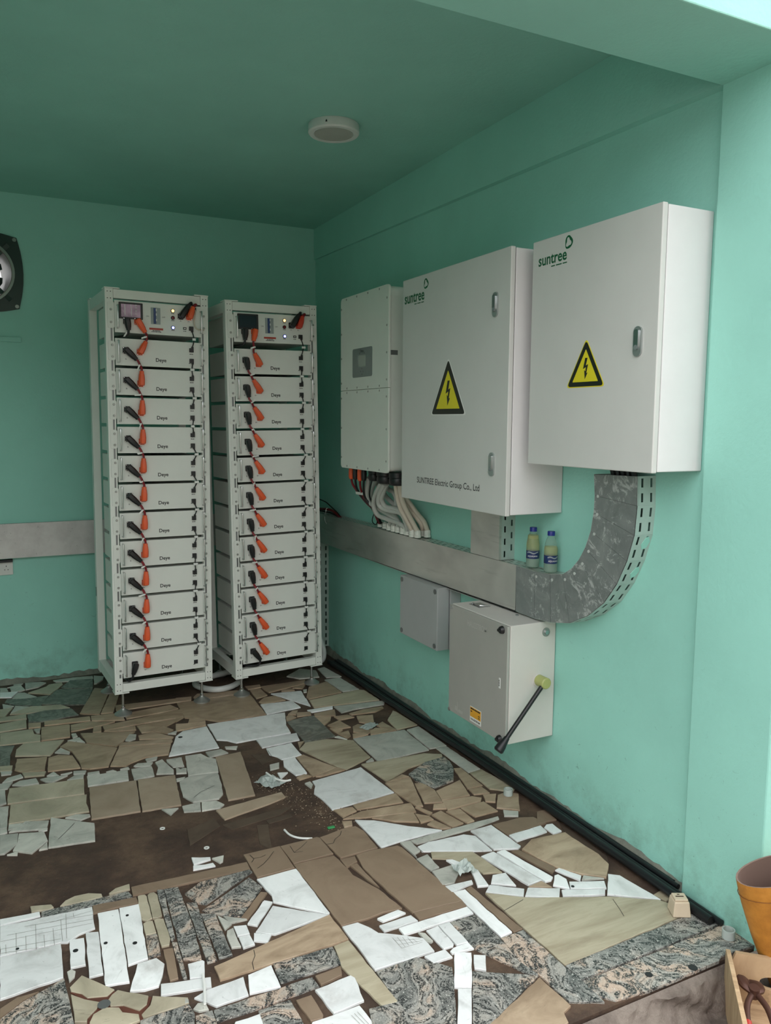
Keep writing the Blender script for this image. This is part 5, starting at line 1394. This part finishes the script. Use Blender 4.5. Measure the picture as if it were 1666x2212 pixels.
# ------------------------------------------------------------ black cables on the floor along the right wall
lab = ['outermost black cable lying along the foot of the right wall', 'second black cable from the room side along the right wall', 'third black cable from the room side along the right wall', 'black cable lying closest against the right wall']
for i, (xs, r, ye) in enumerate((((-.112, -.104, -.098, -.086, -.074, -.072, -.072, -.074), .015, -3.645), ((-.085, -.076, -.071, -.060, -.050, -.046, -.047, -.047), .0105, -3.665), ((-.064, -.056, -.052, -.042, -.036, -.033, -.028, -.024), .009, -3.46), ((-.045, -.040, -.038, -.036, -.03, -.024, -.02, -.018), .0125, -3.43))):
    pth = []
    for k, x in enumerate(xs):
        y = -.50 - (abs(ye) - .50) * k / 7; pth.append((x, y, r + .0085 + (.008 if i == 2 else 0)))
    tag(obj('floor_cable', MB().tube(pth, r, 10, 5), 'black_rubber', smooth=True), lab[i], 'cable', 'black cables along the right wall')

# ------------------------------------------------------------ white hoses
hz = .027
h1 = [(-.70, -.44, hz), (-.78, -.44, hz), (-.90, -.48, hz), (-1.0, -.52, hz + .003), (-1.035, -.60, hz), (-.995, -.695, hz), (-.924, -.742, hz), (-.83, -.712, hz), (-.765, -.63, hz), (-.73, -.5, hz), (-.70, -.36, hz)]
tag(obj('white_hose', MB().tube(h1, .018, 12, 5), 'hose_white', smooth=True), 'white hose looped on the floor between the two battery racks', 'hose', 'white hoses')
h2 = [(-.235, -.46, .30), (-.185, -.47, .22), (-.155, -.49, .14), (-.15, -.505, .08), (-.165, -.50, .036), (-.22, -.48, .026), (-.30, -.45, .026), (-.4, -.42, .026)]
tag(obj('white_hose', MB().tube(h2, .017, 12, 5), 'hose_white', smooth=True), 'white hose bending to the floor behind the right rack, beside the wall', 'hose', 'white hoses')

# wires running into the long duct behind the right rack
for nm_, lb_, pth, r, mt in (('black_wire', 'black wire arching down into the duct beside the right rack', [(-.05, -.17, 1.095), (-.05, -.224, 1.091), (-.05, -.309, 1.083), (-.05, -.407, 1.058), (-.05, -.502, 1.032), (-.05, -.575, 1.0)], .004, 'black_rubber'),
        ('red_wire', 'dark red wires tied together entering the duct beside the right rack', [(-.055, -.17, 1.026), (-.055, -.309, 1.037), (-.05, -.398, 1.038), (-.05, -.479, 1.026), (-.05, -.57, 1.0)], .009, 'red_cable'),
        ('black_wire', 'black wire under the tied red wires beside the right rack', [(-.066, -.17, 1.018), (-.068, -.30, 1.022), (-.06, -.40, 1.022), (-.055, -.49, 1.014), (-.05, -.56, .998)], .006, 'black_rubber')):
    tag(obj(nm_, MB().tube(pth, r, 8, 5), mt, smooth=True), lb_, 'wire')
tie = MB(); tie.tube([(-.055 + .013 * math.cos(a), -.345, 1.034 + .013 * math.sin(a)) for a in (2 * math.pi * i / 10 for i in range(11))], .0022, 5, 1); tie.tube([(-.068, -.35, 1.028), (-.082, -.362, 1.0), (-.092, -.385, .972), (-.094, -.42, .95)], .002, 5, 3); tie.box(-.072, -.064, -.352, -.343, 1.024, 1.034)
tag(obj('cable_tie', tie, 'tag_white'), 'white cable tie with a hanging tail beside the right rack', 'cable tie')

# ------------------------------------------------------------ odds and ends on the floor
ZT = .0085
def strip(name, label, pts, r, mat, cat='scrap', z=None):
    tag(obj(name, MB().tube([(x, y, (z or 0) + r + .001) for x, y in pts], r, 8, 4), mat, smooth=True), label, cat)
strip('wire_offcut', 'short bent white wire offcut lying in the mud', [(-1.117, -2.451), (-1.11, -2.5), (-1.085, -2.537), (-1.041, -2.563)], .0042, 'tag_white')
strip('wire_offcut', 'curved white wire offcut lying across the plastic scrap', [(-1.026, -1.944), (-1.009, -2.019), (-.979, -2.06), (-.95, -2.064)], .0045, 'tag_white', z=.012)
strip('plastic_strip', 'narrow white plastic strip lying over pale slabs near the front', [(-1.617, -3.152), (-1.625, -3.2), (-1.634, -3.24), (-1.642, -3.276)], .004, 'tag_white', z=ZT)
def crumple(name, label, cx, cy, sx, sy, hh, seed, z=.001, rot=0):
    rn = random.Random(seed); n = 7; g = []
    for j in range(n):
        for i in range(n):
            a, b = (i / (n - 1) - .5) * 2, (j / (n - 1) - .5) * 2
            e = max(abs(a), abs(b)); x = a * sx * (1 + rn.uniform(-.15, .15)); y = b * sy * (1 + rn.uniform(-.15, .15))
            g.append((cx + x * math.cos(rot) - y * math.sin(rot), cy + x * math.sin(rot) + y * math.cos(rot), z + hh * rn.random() * (1 - .5 * e) + .001))
    m = MB(); q = [(j * n + i, j * n + i + 1, (j + 1) * n + i + 1, (j + 1) * n + i) for j in range(n - 1) for i in range(n - 1)]
    m.add(g, q); o = obj(name, m, 'clear_plastic', recalc=False); s = o.modifiers.new('film', 'SOLIDIFY'); s.thickness = .0008
    tag(o, label, 'plastic scrap')
crumple('plastic_scrap', 'crumpled clear plastic bag lying in the hole in the paving', -1.03, -2.02, .045, .06, .03, 4, rot=.4)
crumple('plastic_scrap', 'crumpled clear plastic bag on the slabs right of the tan slabs', -.63, -3.02, .035, .035, .045, 9, ZT)
crumple('plastic_scrap', 'flat clear plastic shard on the paving near the black cables', -.345, -1.62, .05, .03, .006, 12, ZT, .5)
for i, (x, y) in enumerate(((-1.552, -2.22), (-1.429, -2.443))):
    rs = [[(x + r * math.cos(a), y + r * math.sin(a), z) for r, z in ((.005, .0005), (.0105, .0005), (.0105, .003), (.005, .003))] for a in (2 * math.pi * k / 16 for k in range(16))]
    m = MB(); m.rings(rs, closed=True); tag(obj('washer', m, 'tag_white'), ('pale washer in the mud left of the tan strip' if i == 0 else 'pale washer in the mud by the broken white pieces'), 'washer', 'washers in the mud')
for i, (x, y, z, lb_) in enumerate(((-.135, -2.60, ZT, 'clear plastic cap on the paving beside the black cables'), (-.075, -3.715, ZT, 'clear plastic cap on the step beside the cable ends'))):
    rs = [[(x + r * math.cos(a), y + r * math.sin(a), z + zz) for r, zz in ((.016, 0), (.02, 0), (.02, .028), (.016, .028))] for a in (2 * math.pi * k / 18 for k in range(18))]
    m = MB(); m.rings(rs, closed=True); tag(obj('plastic_cap', m, 'clear_plastic', smooth=True), lb_, 'bush')  # small clear plastic caps, built as open rings
tag(obj('green_clip', MB().box(-.955, -.925, -2.52, -2.506, .0005, .007), 'clip_green', bevel=.002), 'small green plastic clip lying in the mud', 'clip')
m = MB(); rn = random.Random(21)
for i in range(420):
    u = rn.random(); x = -1.03 + .16 * u + rn.gauss(0, .06); y = -1.98 - .55 * u + rn.gauss(0, .05); r = rn.uniform(.0012, .0042)
    m.add([(x + r * a, y + r * b * rn.uniform(.6, 1), max(0, r * c + .0008)) for a, b, c in ((1, 0, .2), (0, 1, .2), (-1, 0, .2), (0, -1, .2), (0, 0, .9))], [(0, 1, 4), (1, 2, 4), (2, 3, 4), (3, 0, 4), (3, 2, 1, 0)])
o = obj('rubble_grit', m, 'pebble'); o['kind'] = 'stuff'; tag(o, 'loose grit and crumbs scattered over the muddy hole in the paving', 'grit')

# beige adapter
ad = thing('plug_adapter', 'beige cube plug adapter sitting on the paving beside the black cables', 'adapter', (-.115, -3.55, ZT), rot=(0, 0, math.radians(-27)))
m = MB(); w_ = .03; m.hexa([(-w_, -w_, 0), (w_, -w_, 0), (w_, w_, 0), (-w_, w_, 0)], [(-w_ * .82, -w_ * .82, .05), (w_ * .82, -w_ * .82, .05), (w_ * .82, w_ * .82, .05), (-w_ * .82, w_ * .82, .05)]); obj('body', m, 'adapter_beige', ad, bevel=.003)
m = MB(); m.box(-.022, .022, -.02, .021, .05, .058); tp = obj('socket_face', m, 'adapter_beige', ad, bevel=.003)
m = MB(); m.box(-.015, .012, -.004, .001, .058, .0586); m.box(-.006, .002, .008, .012, .058, .0586); obj('pin_slots', m, 'iron_brown', tp)

# wooden tool box with pincers and bottle, leather bag
tx = thing('tool_box', 'open plywood tool box standing below the step at the right edge', 'tool box', (-.197, -3.805, GZ), rot=(0, 0, math.atan2(-.67, .74)))
L1, L2, hh, th = .34, .55, .165, .013    # local x along the far edge, -y towards the camera
for nm_, b in (('side_board', (0, th, -L2, 0)), ('side_board', (L1 - th, L1, -L2, 0)), ('end_board', (th, L1 - th, -L2, -L2 + th))):
    obj(nm_, MB().box(*b, 0, hh), 'plywood', tx, bevel=.001)
obj('bottom_board', MB().box(th, L1 - th, -L2 + th, -th, .002, .014), 'plywood', tx)
# far end board with a rounded hand hole, then a raised shelf floor
m = MB(); n = 24; ow, oh = L1 - 2 * th, hh; cx, cz = L1 / 2, hh * .52; rs = []
for i in range(n):
    a = 2 * math.pi * i / n + math.pi / 4; c, s_ = math.cos(a), math.sin(a); k = max(abs(c) / (ow / 2), abs(s_) / (oh / 2)); px_, pz_ = c / k, s_ / k
    hx, hz_ = .075 * (abs(c) ** .6) * (1 if c > 0 else -1), .022 * (abs(s_) ** .8) * (1 if s_ > 0 else -1)
    rs.append([(L1 / 2 + px_, -th, hh / 2 + pz_), (L1 / 2 + px_, 0, hh / 2 + pz_), (cx + hx, 0, cz + hz_), (cx + hx, -th, cz + hz_)])
m.rings(rs, closed=True); obj('end_board', m, 'plywood', tx)
RMx = Matrix.Translation((-.197, -3.805, GZ)) @ Matrix.Rotation(math.atan2(-.67, .74), 4, 'Z')
pin = thing('pincers', 'rusty pincers with red handles lying in the tool box', 'pincers', tuple(RMx @ V((0, 0, 0))), rot=(0, 0, math.atan2(-.67, .74)))
jaw = MB(); jaw.tube([(.055, -.05, .105), (.038, -.062, .118), (.042, -.085, .118), (.062, -.10, .112)], lambda t_: .012 + .005 * math.sin(t_ * 3.1), 10, 4, .7); jaw.tube([(.062, -.043, .10), (.08, -.058, .105), (.082, -.082, .108), (.068, -.10, .112)], lambda t_: .011 + .005 * math.sin(t_ * 3.1), 10, 4, .7); jaw.cyl((.065, -.098, .098), (.065, -.102, .128), .015, .015, 14); obj('jaws', jaw, 'iron_brown', pin, True)
for k_, e_ in ((-1, .03), (1, .115)):
    a_ = [(.066 + .004 * k_, -.10, .11), (.066 + .026 * k_, -.15, .105), (.066 + .034 * k_, -.21, .095)]
    b_ = [(.066 + .034 * k_, -.208, .0955), (.066 + .036 * k_, -.26, .085), (.066 + .034 * k_, -.33, .075), (.066 + .03 * k_, -.40, .07)]
    hd = obj('handle', MB().tube(a_, .0085, 10, 4), 'iron_brown', pin, True); obj('grip', MB().tube(b_, .0115, 10, 4), 'handle_red', hd, True)
gb = thing('plastic_bottle', 'grey translucent plastic bottle lying in the tool box', 'bottle', tuple(RMx @ V((.13, -.2, .014))), rot=(0, 0, math.atan2(-.67, .74)))  # grey translucent plastic bottle with a white cap
obj('body', MB().lathe([(.001, .0), (.04, .002), (.044, .01), (.044, .06), (.036, .076), (.02, .084), (.001, .085)], (.05, -.05, 0), 'z', 24), 'clear_plastic', gb, True)
obj('cap', MB().lathe([(.019, .084), (.019, .1), (.001, .1)], (.05, -.05, 0), 'z', 20), 'lamp_white', gb, True)
bl = thing('spray_can', 'dark blue can beside the bottle in the tool box', 'can', tuple(RMx @ V((.21, -.3, .014))), rot=(0, 0, math.atan2(-.67, .74)))
obj('body', MB().lathe([(.001, 0), (.03, 0), (.03, .08), (.024, .09), (.001, .09)], (0, 0, 0), 'z', 20), 'cap_blue', bl, True)
# leather bag
bgc = [((.02, -3.885, GZ), .062, .05), ((-.005, -3.886, GZ + .10), .085, .058), ((-.04, -3.888, GZ + .22), .103, .066), ((-.075, -3.89, GZ + .34), .115, .072), ((-.092, -3.892, GZ + .40), .118, .074), ((-.104, -3.894, GZ + .44), .119, .074)]
bag = thing('leather_bag', 'yellow-brown leather tool holster with open top, leaning at the pillar', 'bag', (.02, -3.885, GZ))
ra, rb_ = V((.894, -.448, 0)), V((.448, .894, 0))
def bring(c, a, b, tilt=0): return [V(c) + ra * (a * math.cos(t_)) + rb_ * (b * math.sin(t_)) + V((0, 0, tilt * math.cos(t_))) for t_ in (2 * math.pi * i / 28 for i in range(28))]
tl = [0, .004, .012, .022, .03, .034]
m = MB(); m.rings([bring(c, a, b, k) for (c, a, b), k in zip(bgc, tl)], cap=False)
vs0 = bring(*bgc[0], 0); m.add(vs0, [tuple(range(28))[::-1]])
body = obj('shell', m, 'leather', bag, True)
m = MB(); m.rings([bring(c, a - .005, b - .005, k) for (c, a, b), k in list(zip(bgc, tl))[::-1]], cap=False); m.rings([bring(bgc[-1][0], bgc[-1][1], bgc[-1][2], tl[-1]), bring(bgc[-1][0], bgc[-1][1] - .005, bgc[-1][2] - .005, tl[-1])], cap=False); obj('lining', m, 'bag_lining', bag, True)
c_, a_, b_ = (-.088, -3.8915, GZ + .385), .1195, .0755
obj('top_seam', MB().tube(bring(c_, a_, b_, .028) + [bring(c_, a_, b_, .028)[0]], .0011, 5, 1), 'stitch', body)
fr = ((-.03, -3.955, GZ + .16), ra, (-.28, 0, .96), (-.448, -.894, 0))
obj('front_pocket', MB().prism(rrect(.1, .19, .02, 4), fr, -.012, .004), 'leather', body, bevel=.002)
obj('pocket_patch', MB().prism(rrect(.035, .05, .004, 2, -.008, .045), fr, .003, .0075), 'leather', body)
m = MB(); P2 = rrect(.09, .18, .018, 4); o_, r_, u_, n_ = [V(q) for q in fr]
m.tube([o_ + r_ * a + u_ * b + n_ * .0045 for a, b in P2 + P2[:1]], .0012, 4, 1); obj('pocket_stitching', m, 'stitch', body)
